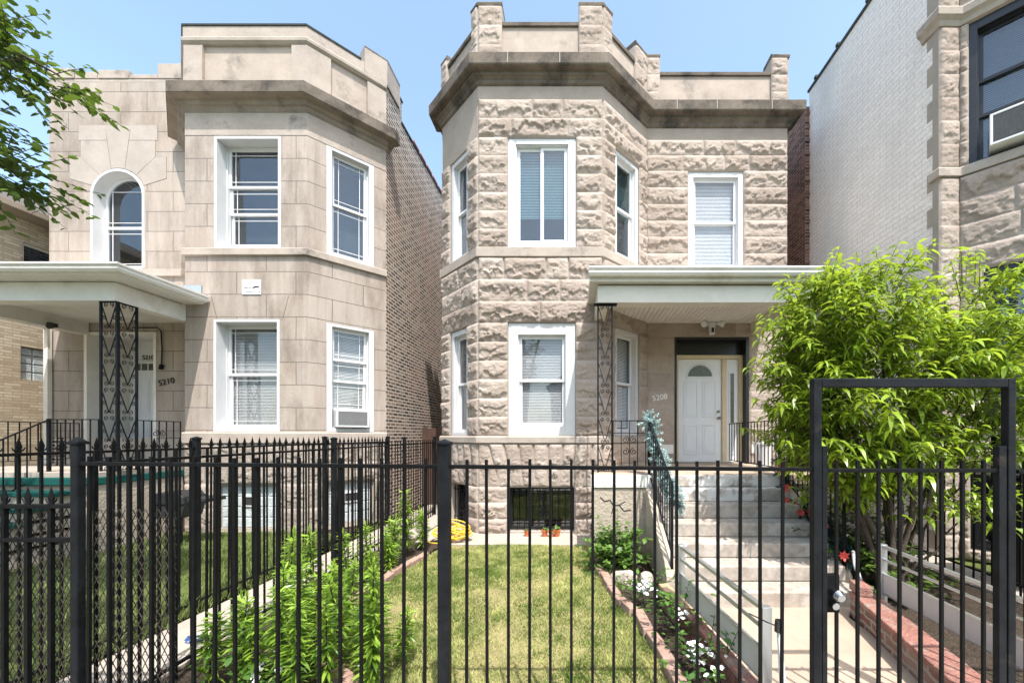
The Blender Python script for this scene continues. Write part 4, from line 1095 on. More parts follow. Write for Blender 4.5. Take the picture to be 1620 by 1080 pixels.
for k in range(1, 6):
    zt = 1.13 - .17 * k; y = 5.66 - .28 * k
    MB().box(-8.7, -7.12, y - .03, y + .28, zt - .055, zt).build('stair_tread', M['greenpaint'], H2, bevel=.01)
    MB().box(-8.66, -7.18, y + .0, 5.74, zt - .17 - (.0 if k < 5 else .2), zt - .056).build('stair_riser', M['stucco'], H2)
m = MB(); m.ring
fA = Fr(-7.20, QY + .03, 0); fB = Fr(-6.96, QY + .03, 90)
m = MB(fA); iron_panel(m, fA, 0, .245, 1.2, 3.78, 6, post=.026)
m2 = MB(fB); iron_panel(m2, fB, 0.02, .27, 1.2, 3.78, 6, post=.026)
nb = len(m.v); m.v += m2.v; m.f += [tuple(i + nb for i in f) for f in m2.f]; m.uv += m2.uv
m.build('porch_column', M['iron'], H2)
m = MB(); rail_run(m, (-7.2, QY), (-7.95, QY), 1.2, 1.2, 1.985, 1.985, 6); m.build('porch_railing', M['iron'], H2)
m = MB(); rail_run(m, (-6.98, 6.22), (-6.98, 6.93), 1.2, 1.2, 1.985, 1.985, 6)
m2 = MB(Fr(-6.98, 6.22, 90))
for s in (-1, 1):
    for zc in (1.78, 1.55): scroll(m2, .35 + s * .06, zc, .055, s, -.01, 1.4, math.pi / 2, .006)
nb = len(m.v); m.v += m2.v; m.f += [tuple(i + nb for i in f) for f in m2.f]; m.uv += m2.uv
m.build('porch_railing', M['iron'], H2)
m = MB(); rail_run(m, (-7.95, QY), (-7.95, 4.5), 1.1, .28, 1.985, 1.12, 12); m.bar((-7.95, QY, 1.1), (-7.95, QY, 2.0), .035); m.bar((-7.95, 4.5, 0), (-7.95, 4.5, 1.16), .035)
m.build('stair_railing', M['iron'], H2)
m = MB(); rail_run(m, (-10.0, QY), (-10.0, 7.9), 1.2, 1.2, 1.985, 1.985, 14); rail_run(m, (-8.9, QY), (-10.0, QY), 1.2, 1.2, 1.985, 1.985, 8); m.build('porch_railing', M['iron'], H2)
m = MB(); m.bar((-10.62, AYR - .06, .6), (-10.62, AYR - .06, 3.9), .085, .07); m.bar((-10.62, AYR - .06, 3.9), (-10.5, 7.6, 4.1), .08); m.build('downspout', M['porchwhite'], H2)
m = MB(); m.tube([(-8.35, AYR - .03, 3.55), (-8.35, AYR - .03, 3.05)], .035, 6); m.tube([(-8.95, AYR - .03, 3.92), (-8.45, AYR - .03, 3.92), (-8.37, AYR - .03, 3.85), (-8.35, AYR - .03, 3.5), (-8.36, AYR - .03, 3.15)], .012, 6); m.tube([(-8.36, AYR - .03, 3.17), (-8.36, AYR - .05, 3.08)], .035, 8)
m.v = m.v[12:]; m.f = [tuple(i - 12 for i in f) for f in m.f[8:]]; m.uv = m.uv[8:]
m.build('conduit', M['iron'], H2)
m = MB(); m.tube([(QX0 + .24, 7.35, 3.80), (QX0 + .32, 7.25, 3.76)], .045, 10); m.box(QX0 + .2, QX0 + .26, 7.3, 7.42, 3.78, 3.85); m.build('security_camera', M['ink'], H2)

# security sign on the bay
SG = thing('security_sign', (-5.77, AY - .012, 4.24), 'small white sign about security cameras on the limestone bay', 'sign')
sgf = Fr(-5.94, AY - .006, 0)
MB(sgf).box(0, .335, -.008, .0, 4.255, 4.52).build('sign_plate', M['signwhite'], SG, bevel=.003)
text_mesh('Security', 'lettering', M['ink'], SG, sgf, .03, 4.36, .062, -.0095, 0, .001)
text_mesh('Cameras In Use', 'lettering', M['ink'], SG, sgf, .03, 4.285, .046, -.0095, 0, .001)
m = MB(sgf); m.box(.215, .275, -.0105, -.0085, 4.375, 4.405); m.prism([(.275, 4.38), (.30, 4.365), (.30, 4.415), (.275, 4.40)], -.0105, -.0085); m.box(.205, .222, -.0105, -.0085, 4.362, 4.385)
m.build('camera_symbol', M['ink'], SG)

def air_con(fr, u0, u1, z0, z1, w0, w1, label, dark):
    p = fr.pt(((u0 + u1) / 2, (w0 + w1) / 2, z0)); t = thing('air_conditioner', p, label, 'air conditioner')
    m = MB(fr); m.box(u0, u1, w0 + .02, w1, z0, z1); m.ring(u0, u1, w0, w0 + .02, z0, z1, .03, .03, .03, .03)
    m.build('casing', M['binwhite'], t, bevel=.006)
    g = MB(fr)
    z = z0 + .035
    while z < z1 - .035: g.box(u0 + .03, u1 - .03, w0 + .006, w0 + .016, z, z + .008); z += .017
    g.build('grille', M['acgrey' if not dark else 'acdark'], t)
    MB(fr).box(u0 + .03, u1 - .03, w0 + .012, w0 + .019, z0 + .03, z1 - .03).build('condenser', M['acdark'], t)
    return t
air_con(gRt, .44, 1.0, 1.90, 2.22, -.10, .16, 'white window air conditioner in the lower bay window of the smooth limestone house', False)

# ================================================================ RIGHT NEIGHBOUR (white painted brick flank)
NB = thing('apartment_building', (7.5, 8.5, 0), 'tall apartment block with white painted brick flank and rough stone bay with black windows', 'apartment building')
NX, NY = 5.2, 5.6
fW = Fr(NX, 8.71, -90)
MB(fW).box(0, 8.71 - NY, 0.0, .3, 0, 9.36).build('brick_wall', M['white_brick'], NB)
MB(fW).box(-.02, 8.71 - NY - .0, -.03, .33, 9.36, 9.41).build('coping', M['tarp'], NB)
m = MB(fW)
for u in (.25, .95, 1.75, 2.5): m.box(u, u + .07, -.05, .1, 9.41, 9.46)
m.build('coping_clip', M['tarp'], NB)
MB(Fr(NX - .09, 20, -90)).box(0, 20 - 8.72, 0, .3, 0, 9.0).build('brick_wall', M['red_brick'], NB)
m = MB(Fr(NX - .09, 20, -90))
m.box(20 - 8.72, 20 - 8.70, -.003, .1, 0, 9.0)
for k in range(60):
    if k % 2: m.box(20 - 8.72, 20 - 8.68, -.012, .1, k * .15, k * .15 + .072)
m.build('brick_toothing', M['red_brick'], NB)
MB(Fr(NX - .09, 20, -90)).box(0, 20 - 8.72, -.02, .3, 9.0, 9.05).build('coping', M['tarp'], NB)
fN = Fr(NX, NY, 0); LN = .28
MB(fN).box(.31, LN + .3, .014, .3, 0, 10.5) if False else MB(fN).box(.012, LN, .014, .3, 0, 10.5).build('stone_backing', M['greystone_base'], NB)
bl = courses(LN, [0, 5.41], .34, [], rgb) + courses(LN, [5.56, 7.55], .33, [], rgb) + courses(LN, [7.78, 10.5], .33, [], rgb)
rock(fN, LN, 0, 10.5, bl, [], M['rock'], NB, seed=201, amp=(.02, .045))
# toothed quoins returning along the flank
m = MB(fW); Lw = 8.71 - NY
for k in range(20):
    z = .1 + k * .52; m.box(Lw - .10, Lw - .001, -.004, .05, z, z + .52)
    m.box(Lw - .19, Lw - .1005, -.004, .05, z, z + .27)
m.build('quoin', M['quoin'], NB)
fNb = Fr(NX + LN, NY, -45); LB = 1.41
oN = [(.10, 1.30, 5.57, 7.55), (.24, 1.30, 1.9, 4.05), (.12, 1.25, .15, 1.2)]
wall(fNb, LB, 0, 10.5, oN, .3, .014).build('stone_backing', M['greystone_base'], NB)
bl = courses(LB, [0, 1.2, 1.9, 4.05, 5.41], .34, oN[1:], rgb, .5, 1.1) + courses(LB, [5.57, 7.55], .33, oN[:1], rgb) + courses(LB, [7.78, 10.5], .34, [], rgb)
rock(fNb, LB, 0, 10.5, bl, oN, M['rock'], NB, seed=203, amp=(.03, .06))
fNf = Fr(NX + LN + 1.0, NY - 1.0, 0)
MB(fNf).box(0, 3.2, .0, .3, 0, 10.5).build('stone_wall', M['ashlar'], NB)
pn = [(NX - .02, NY), (NX + LN, NY), (NX + LN + 1.0, NY - 1.0), (NX + LN + 4.2, NY - 1.0)]
sweep([(NX, NY + .12)] + [(NX, NY)] + pn[1:], [(-.05, 5.41), (.05, 5.42), (.05, 5.53), (.03, 5.555), (-.05, 5.555)]).build('string_course', M['limetrim'], NB, bevel=.004)
sweep([(NX, NY + .25)] + [(NX, NY)] + pn[1:], [(-.05, 7.55), (.03, 7.56), (.05, 7.62), (.10, 7.66), (.11, 7.75), (.09, 7.78), (-.05, 7.78)]).build('belt_course', M['limetrim'], NB, bevel=.004)
MB().box(NX + .3, 9.7, NY + .3, 9, 9.2, 9.3).build('roof', M['tarp'], NB)
MB().box(9.68, 9.98, NY - .99, 20, 0, 10.5).build('brick_wall', M['common_brick'], NB)
window(NB, fNb, *oN[0], rec=.12, side=.085, top=.12, bot=.02, frame='blackframe', sash='blackframe', style='triple', blinds=((.02, .98, 'greyblind'),), glass='glassdark', proud=-.02)
window(NB, fNb, *oN[1], rec=.12, side=.085, top=.12, bot=.06, frame='blackframe', sash='blackframe', blinds=((.0, .95, 'greyblind'),), glass='glassdark', proud=-.02)
window(NB, fNb, *oN[2], rec=.10, side=.07, top=.07, bot=.06, frame='blackframe', sash='blackframe', style='fixed', glass='glassdark', room='dark', proud=-.02)
air_con(fNb, .30, .98, 5.64, 6.06, -.16, .2, 'white window air conditioner in the black framed upper window at the right edge', True)

# ================================================================ FAR LEFT BUILDING
YBL = thing('brick_building', (-14, 9, 0), 'buff brick building with brown eaves and glass block windows left of the limestone house', 'building')
fY = Fr(-11.9, 4.0, 90)
oY = [(4.41, 4.85, 2.94, 3.66), (4.45, 5.1, 5.42, 5.92)]
wall(fY, 12, 0, 6.45, oY, .2).build('brick_wall', M['yellow_brick'], YBL)
MB().box(-18, -11.9, 3.99, 4.2, 0, 6.45).build('brick_wall', M['yellow_brick'], YBL)
m = MB(); m.add([(-11.5, 3.6, 6.5), (-11.5, 16.4, 6.5), (-15, 13, 8.3), (-15, 7, 8.3), (-18.4, 3.6, 6.5), (-18.4, 16.4, 6.5)], [(0, 1, 2, 3), (0, 3, 4), (3, 2, 5, 4), (1, 5, 2)])
m.build('roof', M['tile'], YBL)
MB().box(-18.3, -11.55, 3.65, 16.3, 6.40, 6.45).build('soffit', M['soffit'], YBL)
MB(Fr(-11.48, 3.6, 90)).box(0, 12.8, -.02, .1, 6.40, 6.53).build('gutter', M['soffit'], YBL, bevel=.01)
a, b, za, zb = oY[0]; w_ = MB(fY).box(a, b, .09, .16, za, zb).build('glass_block_window', M['white'], YBL)
g = MB(fY)
for i in range(2):
    for j in range(4):
        g.box(a + (b - a) * i / 2 + .012, a + (b - a) * (i + 1) / 2 - .012, .05, .14, za + (zb - za) * j / 4 + .012, za + (zb - za) * (j + 1) / 4 - .012)
g.build('glass_block', M['glassblock'], w_, bevel=.012)
a, b, za, zb = oY[1]; w_ = MB(fY).ring(a, b, .06, .14, za, zb, .05, .05, .05, .05).build('window', M['porchwhite'], YBL)
MB(fY).box(a + .05, b - .05, .10, .105, za + .05, zb - .05).build('pane', M['glassdark'], w_)
MB(fY).box(a, b, .16, .2, za, zb).build('interior', M['dark'], w_)

# wooden gate in the gangway
WG = thing('gangway_gate', (-3.25, 9.8, 0), 'dark stained board gate closing the gap between the two stone houses', 'gate')
m = MB(); x = -3.82
while x < -2.72: m.box(x, x + .115, 9.8, 9.83, .03, 1.95 + .03 * math.sin(x * 9)); x += .122
m.build('board', M['wood'], WG); MB().box(-3.83, -2.68, 9.832, 9.88, .4, .5).box(-3.83, -2.68, 9.832, 9.88, 1.5, 1.6).build('batten', M['wood'], WG)

# ================================================================ FENCES
def fz(x): return 1.593 - .0078 * (x + 2.7)
FY = 2.16
def picket_mesh(h, w=.016, spear=False, z0=.08):
    m = MB(); m.box(-w / 2, w / 2, -w / 2, w / 2, z0, h)
    if spear:
        m.box(-w * .8, w * .8, -w * .8, w * .8, h - .004, h + .012)
        m.add([(-.006, -.004, h + .012), (.006, -.004, h + .012), (.006, .004, h + .012), (-.006, .004, h + .012), (-.017, -.004, h + .05), (.017, -.004, h + .05), (.017, .004, h + .05), (-.017, .004, h + .05), (0, 0, h + .115)],
              [(0, 1, 5, 4), (1, 2, 6, 5), (2, 3, 7, 6), (3, 0, 4, 7), (4, 5, 8), (5, 6, 8), (6, 7, 8), (7, 4, 8)])
        for s in (-1, 1):
            m.tube([(s * .006, 0, h + .015), (s * .024, 0, h + .03), (s * .032, 0, h + .045)], [.006, .005, .003], 5)
    return m
def fence(name, label, p, q, pitch, ztop, rails, posts, spear=False, post_w=.06, post_h=None, slope=0, group=None, w=.0148, skip=()):
    t = thing(name, (p[0], p[1], 0), label, 'fence', group)
    d = Vector((q[0] - p[0], q[1] - p[1])); L = d.length; d.normalize()
    for k, (z, h) in enumerate(rails):
        m = MB(); m.bar((p[0], p[1], z), (q[0], q[1], z + slope * L), .028, h); m.build('rail', M['black'], t, bevel=.003)
    n = int(L / pitch); first = None
    for k in range(n):
        s = (k + .5) * pitch
        if any(abs(s - x) < .045 for x in posts): continue
        if first is None:
            first = picket_mesh(ztop, w, spear).build('picket', M['black'], None)
            setparent(first, t); c = first
        else:
            c = first.copy(); COL.objects.link(c); setparent(c, t)
        z = slope * s + rnd.uniform(-.004, .004)
        c.location = (d.x * s, d.y * s, first.get('_z', 0) + z); ORG[c.name] = Vector((0, 0, 0))
        c.rotation_euler = (rnd.uniform(-.004, .004), rnd.uniform(-.004, .004), math.atan2(d.y, d.x))
    for s in posts:
        m = MB(); x, y = p[0] + d.x * s, p[1] + d.y * s; h = (post_h or ztop + .03) + slope * s
        m.box(x - post_w / 2, x + post_w / 2, y - post_w / 2, y + post_w / 2, 0, h)
        pst = m.build('post', M['blackpost'], t, bevel=.004)
        m = MB(); e = post_w / 2 + .006; m.box(x - e, x + e, y - e, y + e, h - .002, h + .012); m.add([(x - e, y - e, h + .012), (x + e, y - e, h + .012), (x + e, y + e, h + .012), (x - e, y + e, h + .012), (x, y, h + .03)], [(0, 1, 4), (1, 2, 4), (2, 3, 4), (3, 0, 4)])
        m.build('cap', M['blackpost'], pst, bevel=.003)
    return t
# picket meshes: place_mesh centres a top-level mesh at its base, so remember its foot height
_old = picket_mesh
FR = fence('front_fence', 'black steel picket fence along the front edge of the small lawn', (-2.74, FY), (1.30, FY), .1157, 1.715, [(1.593, .022), (.2, .022)], [2.02], slope=-.0078, post_w=.060, post_h=1.715)
for o in kids(FR):
    if o.name.startswith('post'): pass
m = MB(); m.box(-2.761, -2.719, FY - .021, FY + .021, 0, 1.70)
fp = m.build('corner_post', M['blackpost'], FR, bevel=.006)
m = MB(); m.box(-2.774, -2.713, FY - .027, FY + .034, 1.699, 1.715); m.add([(-2.767, FY - .027, 1.715), (-2.713, FY - .027, 1.715), (-2.713, FY + .027, 1.715), (-2.767, FY + .027, 1.715), (-2.74, FY, 1.745)], [(0, 1, 4), (1, 2, 4), (2, 3, 4), (3, 0, 4)]); m.build('cap', M['blackpost'], fp, bevel=.004)
def mesh_panel(x0, x1, y, z0, z1, parent, dx=.036, t=.0028):
    """expanded metal: two families of slanted strands"""
    m = MB(); k = 2.0; W = x1 - x0; Hh = z1 - z0; n = int((W + Hh / k) / dx) + 1
    for sgn in (1, -1):
        for i in range(n + 1):
            c = i * dx
            # strand: u = c - s*(z)/k  for sgn=1 ; mirrored for -1
            u0, zz0 = c, 0.0; u1, zz1 = c - Hh / k, Hh
            if u0 > W: zz0 = (u0 - W) * k; u0 = W
            if u1 < 0: zz1 = c * k; u1 = 0.0
            if zz1 - zz0 < .01: continue
            if sgn < 0: u0, u1 = W - u0, W - u1
            m.bar((x0 + u0, y + .002 * sgn, z0 + zz0), (x0 + u1, y + .002 * sgn, z0 + zz1), t * 1.3, t, (0, 1, 0))
    return m.build('mesh_panel', M['brownmesh'], parent)
mesh_panel(-2.685, -2.23, FY + .03, .1, 1.335, FR)
SF = fence('side_fence', 'plain black picket fence between the lily bed and the gangway', (-2.82, 2.25), (-3.08, 8.6), .12, 1.735, [(1.585, .02), (.12, .02)], [2.5, 4.66, 6.33], post_w=.05, w=.013, post_h=1.70)
SP = fence('spear_fence', 'black iron fence with spear finials beside the limestone house', (-3.74, 1.95), (-3.74, 7.86), .106, 1.70, [(1.62, .02), (.11, .02)], [0.0, 1.92, 3.9, 5.88], spear=True, post_w=.05, post_h=1.71, w=.0135)
# gangway gate at the street
GG = thing('iron_gate', (-3.27, 2.2, 0), 'low black gate with spear tips and wire mesh at the start of the gangway', 'gate')
for z in (1.352, 1.164, .2): MB().bar((-3.70, 2.2, z), (-2.81, 2.2, z), .03, .022).build('rail', M['black'], GG, bevel=.003)
first = None
for k in range(7):
    x = -3.727 + k * .131
    if first is None:
        first = picket_mesh(1.43, .02, True).build('picket', M['black'], None); setparent(first, GG); c = first
    else:
        c = first.copy(); COL.objects.link(c); setparent(c, GG)
    c.location = (x + 3.27, 0, 0); ORG[c.name] = Vector((0, 0, 0))
mesh_panel(-3.7, -2.81, 2.23, .2, 1.34, GG)

# garden gate with tall frame
GA = thing('gate_frame', (1.86, FY, 0), 'tall black square tube frame standing round the garden gate', 'gate frame')
m = MB(); m.box(1.302, 1.348, FY - .021, FY + .021, 0, 2.06); m.build('post', M['blackpost'], GA, bevel=.004)
m = MB(); m.box(2.366, 2.408, FY - .021, FY + .021, 0, 2.06); m.build('post', M['blackpost'], GA, bevel=.004)
m = MB(); m.box(1.3485, 2.3655, FY - .021, FY + .021, 2.012, 2.06); m.build('lintel', M['blackpost'], GA, bevel=.004)
GT = thing('garden_gate', (1.86, FY, 0), 'black picket gate with a chrome lock below the tall square frame', 'gate')
for x0, x1 in ((1.352, 1.380), (2.318, 2.360)):
    MB().box(x0, x1, FY - .018, FY + .018, .1, 1.69).build('stile', M['blackpost'], GT, bevel=.003)
for z in (1.556, .2, .88):
    if z == .88: continue
    MB().box(1.3805, 2.3175, FY - .012, FY + .012, z - .011, z + .011).build('rail', M['black'], GT, bevel=.003)
first = None
for k in range(8):
    x = 1.44 + k * .1157
    if first is None:
        first = picket_mesh(1.69, .0148).build('picket', M['black'], None); setparent(first, GT); c = first
    else:
        c = first.copy(); COL.objects.link(c); setparent(c, GT)
    c.location = (x - 1.86, 0, 0); ORG[c.name] = Vector((0, 0, 0))
lk = MB().box(1.3805, 1.455, FY - .005, FY + .022, .775, .985).build('lock_plate', M['black'], GT, bevel=.004)
m = MB(); m.tube([(1.42, FY - .004, .89), (1.42, FY - .05, .885), (1.42, FY - .075, .88)], [.022, .032, .020], 16); m.tube([(1.42, FY - .004, .82), (1.42, FY - .03, .818)], [.024, .02], 12)
m.build('knob', M['chrome'], lk, bevel=.002)
F2 = fence('front_fence', 'black steel picket fence at the far right beyond the tall gate frame', (2.43, FY), (5.2, FY), .1157, 1.69, [(1.55, .022), (.2, .022)], [1.6], slope=-.004, post_w=.06)
F3 = fence('yard_fence', 'thin black fence behind the willowy tree near the white flank', (4.55, 2.6), (4.75, 5.55), .13, 1.70, [(1.60, .02), (.18, .02)], [0.0, 1.75], post_w=.06)

# ================================================================ RAMP RAILS AND LOW WALLS
def ramp_rail(p, q, label):
    t = thing('ramp_rail', (p[0], p[1], 0), label, 'railing')
    d = (Vector(q) - Vector(p)); L = d.length; fr = Fr(p[0], p[1], math.degrees(math.atan2(d.y, d.x)))
    for u in (0, L): MB(fr).box(u - .022, u + .022, -.03, .03, .1, .735).build('post', M['alu'], t, bevel=.003)
    MB(fr).box(.0225, L - .0225, -.017, .017, .70, .728).build('handrail', M['alu'], t, bevel=.004)
    MB(fr).box(.0225, L - .0225, -.010, .010, .585, .605).build('rail', M['alu'], t, bevel=.003)
    pl = MB(fr).box(.0225, L - .0225, -.008, .008, .29, .455).build('panel', M['panel'], t)
    MB(fr).box(.0225, L - .0225, -.012, .012, .455, .47).box(.0225, L - .0225, -.012, .012, .275, .29).build('panel_edge', M['alu'], pl, bevel=.002)
    return t
ramp_rail((.985, 3.65), (1.13, 2.33), 'low aluminium rail with white panel left of the walk beside the flower bed')
ramp_rail((2.87, 3.66), (2.80, 2.2), 'low aluminium rail with white panel right of the walk behind the red capped wall')
# red capped wall at right
RW = thing('garden_wall', (2.6, 3.1, 0), 'low patched brick wall with a red painted cap right of the walk', 'wall')
ang = math.degrees(math.atan2(2.1 - 3.82, 2.26 - 2.68)); fr = Fr(2.68, 3.82, ang)  # inner face looks to the walk
Lw = math.hypot(2.26 - 2.68, 2.1 - 3.82)
fr = Fr(2.68, 3.82, ang)
MB(fr).box(0, Lw, -.0, .17, 0, .20).build('masonry', M['redpatch'], RW)
MB(fr).box(0.02, Lw, -.025, .20, .201, .245).build('cap', M['redpaint'], RW, bevel=.01)
MB(fr).box(-.03, .18, .0, .12, .246, .34).build('end_block', M['redpaint'], RW, bevel=.008)
LW = thing('soldier_brick_wall', (1.0, 3.2, 0), 'low wall of upright red bricks with worn timber cap left of the walk', 'wall')
pL = [(.90, 4.0), (.93, 3.7), (1.0, 3.2), (1.06, 2.75), (1.12, 2.1)]
def along(path, s):
    for a, b in zip(path[:-1], path[1:]):
        L = math.hypot(b[0] - a[0], b[1] - a[1])
        if s <= L: t = s / L; return (a[0] + (b[0] - a[0]) * t, a[1] + (b[1] - a[1]) * t, math.atan2(b[1] - a[1], b[0] - a[0]))
        s -= L
    a, b = path[-2:]; return (b[0], b[1], math.atan2(b[1] - a[1], b[0] - a[0]))
s = .03; bm = None
while s < 1.9:
    x, y, an = along(pL, s); h = .19 + rnd.uniform(-.012, .012)
    if bm is None:
        bm = MB().box(-.045, .045, -.03, .03, 0, .19).build('upright_brick', M['redpaint'], None, bevel=.006); setparent(bm, LW); c = bm
    else: c = bm.copy(); COL.objects.link(c); setparent(c, LW)
    c.location = (x - 1.0, y - 3.2, rnd.uniform(-.012, .008)); c.rotation_euler = (rnd.uniform(-.05, .05), rnd.uniform(-.05, .05), an + rnd.uniform(-.05, .05)); ORG[c.name] = Vector((0, 0, 0)); s += .104
m = MB(); m.bar((.90, 4.02, .215), (.975, 3.45, .215), .10, .04); m.build('timber_cap', M['oldtimber'], LW, bevel=.008)
m = MB(); m.bar((.977, 3.44, .215), (1.12, 2.15, .215), .09, .04); m.build('cap', M['redpaint'], LW, bevel=.008)

# edging bricks
eb = MB().box(-.10, .10, -.048, .048, -.03, .055).build('edging_brick', M['pinkbrick'], None, bevel=.01)
tag(eb, 'pinkish clay brick edging the curved border between lawn and flower bed', 'brick', 'bricks edging the flower bed')
first = eb
def edge_run(path, L, label, group):
    global first
    s = .1
    while s < L:
        x, y, an = along(path, s)
        if first is not None: c = first; first = None
        else: c = eb.copy(); COL.objects.link(c)
        c.location = (x + rnd.uniform(-.012, .012), y, rnd.uniform(-.01, .012)); c.rotation_euler = (rnd.uniform(-.06, .06), rnd.uniform(-.04, .04), an + rnd.uniform(-.07, .07))
        tag(c, label, 'brick', group); ORG[c.name] = Vector((0, 0, 0)); s += .212
edge_run(EDGE_R, 3.8, 'pinkish clay brick edging the curved border between lawn and flower bed', 'bricks edging the flower bed')
edge_run(EDGE_L, 3.3, 'pinkish clay brick edging the lawn along the lily bed', 'bricks edging the lily bed')

# ================================================================ PLANTS
def lily(seed, h, n):
    rg = np.random.RandomState(seed)
    t = thing('lily_plant', (0, 0, 0), 'tall lily plant', 'plant')
    bend = rg.uniform(-.06, .06, 2)
    P = lambda s: np.array([bend[0] * s * s, bend[1] * s * s, h * s])
    m = MB(); m.tube([tuple(P(k / 6)) for k in range(7)], [.009 - .006 * k / 6 for k in range(7)], 6); m.build('stem', M['stem'], t)
    s = np.sort(rg.uniform(.12, 1, n) ** .85); a = np.arange(n) * 2.4 + rg.uniform(-.4, .4, n)
    base = np.stack([bend[0] * s * s, bend[1] * s * s, h * s], 1)
    el = .12 + .38 * s + rg.normal(0, .16, n) + (s > .94) * .9
    d = np.stack([np.cos(a) * np.cos(el), np.sin(a) * np.cos(el), np.sin(el)], 1)
    ln = (.080 + .065 * np.sin(np.pi * np.clip(s, .05, .95))) * rg.uniform(.8, 1.25, n) * np.where(s > .93, .6, 1)
    V = leaf_arrays(base, d, ln, ln * rg.uniform(.12, .19, n), np.where(s > .93, .05, .45) * rg.uniform(.0, 1.5, n), rg)
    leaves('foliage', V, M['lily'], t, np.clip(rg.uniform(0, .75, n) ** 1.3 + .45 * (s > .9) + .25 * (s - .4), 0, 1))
    return t
protos = [lily(41, .88, 255), lily(42, .74, 215), lily(43, 1.0, 290), lily(44, .62, 190), lily(45, .95, 240), lily(46, .8, 200)]
used = set()
spots = [(-1.42, 2.74, 0, 1.0, 'nearest tall lily stem at the lawn end of the bed'), (-1.78, 2.95, 3, 1.1, None), (-1.66, 2.62, 1, .85, None), (-1.98, 2.8, 2, .85, None), 
         (-2.1, 3.15, 1, .9, None), (-2.35, 3.2, 2, .95, None), (-1.9, 3.3, 0, .8, None), (-2.42, 3.6, 2, .9, None), (-2.2, 3.5, 3, .95, None),
         (-2.42, 4.15, 0, .85, None), (-2.45, 4.6, 1, .95, None), (-2.4, 5.1, 3, 1.1, None), (-2.55, 5.3, 1, .85, None), (-2.38, 5.55, 2, 1.02, 'tallest lily stem at the far end of the bed near the yellow hose'),
         (-2.5, 5.75, 3, .9, None), (-2.3, 5.9, 1, .8, None), (-1.55, 2.85, 3, .8, None), (-1.78, 2.5, 0, .75, None), (-2.1, 2.55, 1, .8, None), (-2.25, 4.35, 3, .8, None), (-2.35, 3.85, 3, .75, None), (-1.3, 2.95, 3, .7, None), (-2.3, 2.7, 3, 1.05, None), (-2.5, 2.68, 3, .9, None), (-2.6, 3.05, 3, .8, None), (-2.15, 2.9, 0, .9, None), (-1.95, 2.62, 0, .8, None), (-1.6, 3.05, 3, 1.0, None), (-1.35, 2.6, 3, .95, None), (-2.3, 4.85, 3, .9, None), (-2.35, 6.05, 3, 1.0, None)]
for i, (x, y, k, s, lab) in enumerate(spots):
    if i % 3 == 2: k = (k + 4) if k < 2 else k
    o = protos[k] if k not in used else copy_tree(protos[k]); used.add(k)
    o.location = (x, y, 0); o.rotation_euler = (0, 0, rnd.uniform(0, 6.28)); o.scale = (s, s, s)
    near = 'near the street' if y < 3.4 else ('halfway along' if y < 4.7 else 'toward the houses')
    tag(o, lab or f'leafy green lily stem growing {near} in the bed by the plain fence', 'plant', 'lilies in the long bed')

def crown(parent, blobs, mat, seed, shoots, per, leaf, width, droop, updir=.6, tmat='twig', name='crown', tw=.004, outw=.8):
    """leafy shoots filling several uneven lobes"""
    rg = np.random.RandomState(seed); B = []; D = []; Ls = []; T = []; m = MB()
    for (cx, cy, cz, rx, ry, rz, wgt) in blobs:
        for _ in range(int(shoots * wgt)):
            v = rg.normal(0, 1, 3); v /= np.linalg.norm(v); r = rg.uniform(.25, 1) ** .5
            p = np.array([cx + v[0] * rx * r, cy + v[1] * ry * r, cz + v[2] * rz * r])
            d = np.array([v[0] * outw, v[1] * outw, updir + .4 * v[2]]) + rg.normal(0, .3, 3); d /= np.linalg.norm(d); L = rg.uniform(.22, .5)
            pts = []
            for k in range(5):
                t = k / 4; pts.append(p + d * L * t + np.array([0, 0, -.12 * t * t * L]))
            m.tube([tuple(q) for q in pts], [tw, tw, tw * .8, tw * .6, tw * .4], 4)
            n = int(per * rg.uniform(.7, 1.2)); ph = rg.uniform(0, 6.28)
            for j in range(n):
                t = .08 + .92 * (j + .5) / n; q = p + d * L * t + np.array([0, 0, -.12 * t * t * L]); a = ph + j * 2.4
                ld = np.array([math.cos(a), math.sin(a), rg.uniform(-.25, .35)]) + d * .55
                B.append(q); D.append(ld); Ls.append(leaf * rg.uniform(.45, 1.25)); T.append(np.clip(.12 + .5 * rg.random_sample() + .35 * (t > .75), 0, 1))
    n = len(B); Ls = np.array(Ls)
    V = leaf_arrays(np.array(B), np.array(D), Ls, Ls * width, droop * rg.uniform(.5, 1.4, n), rg)
    leaves(name, V, M[mat], parent, np.array(T)); m.build('twig', M[tmat], parent)

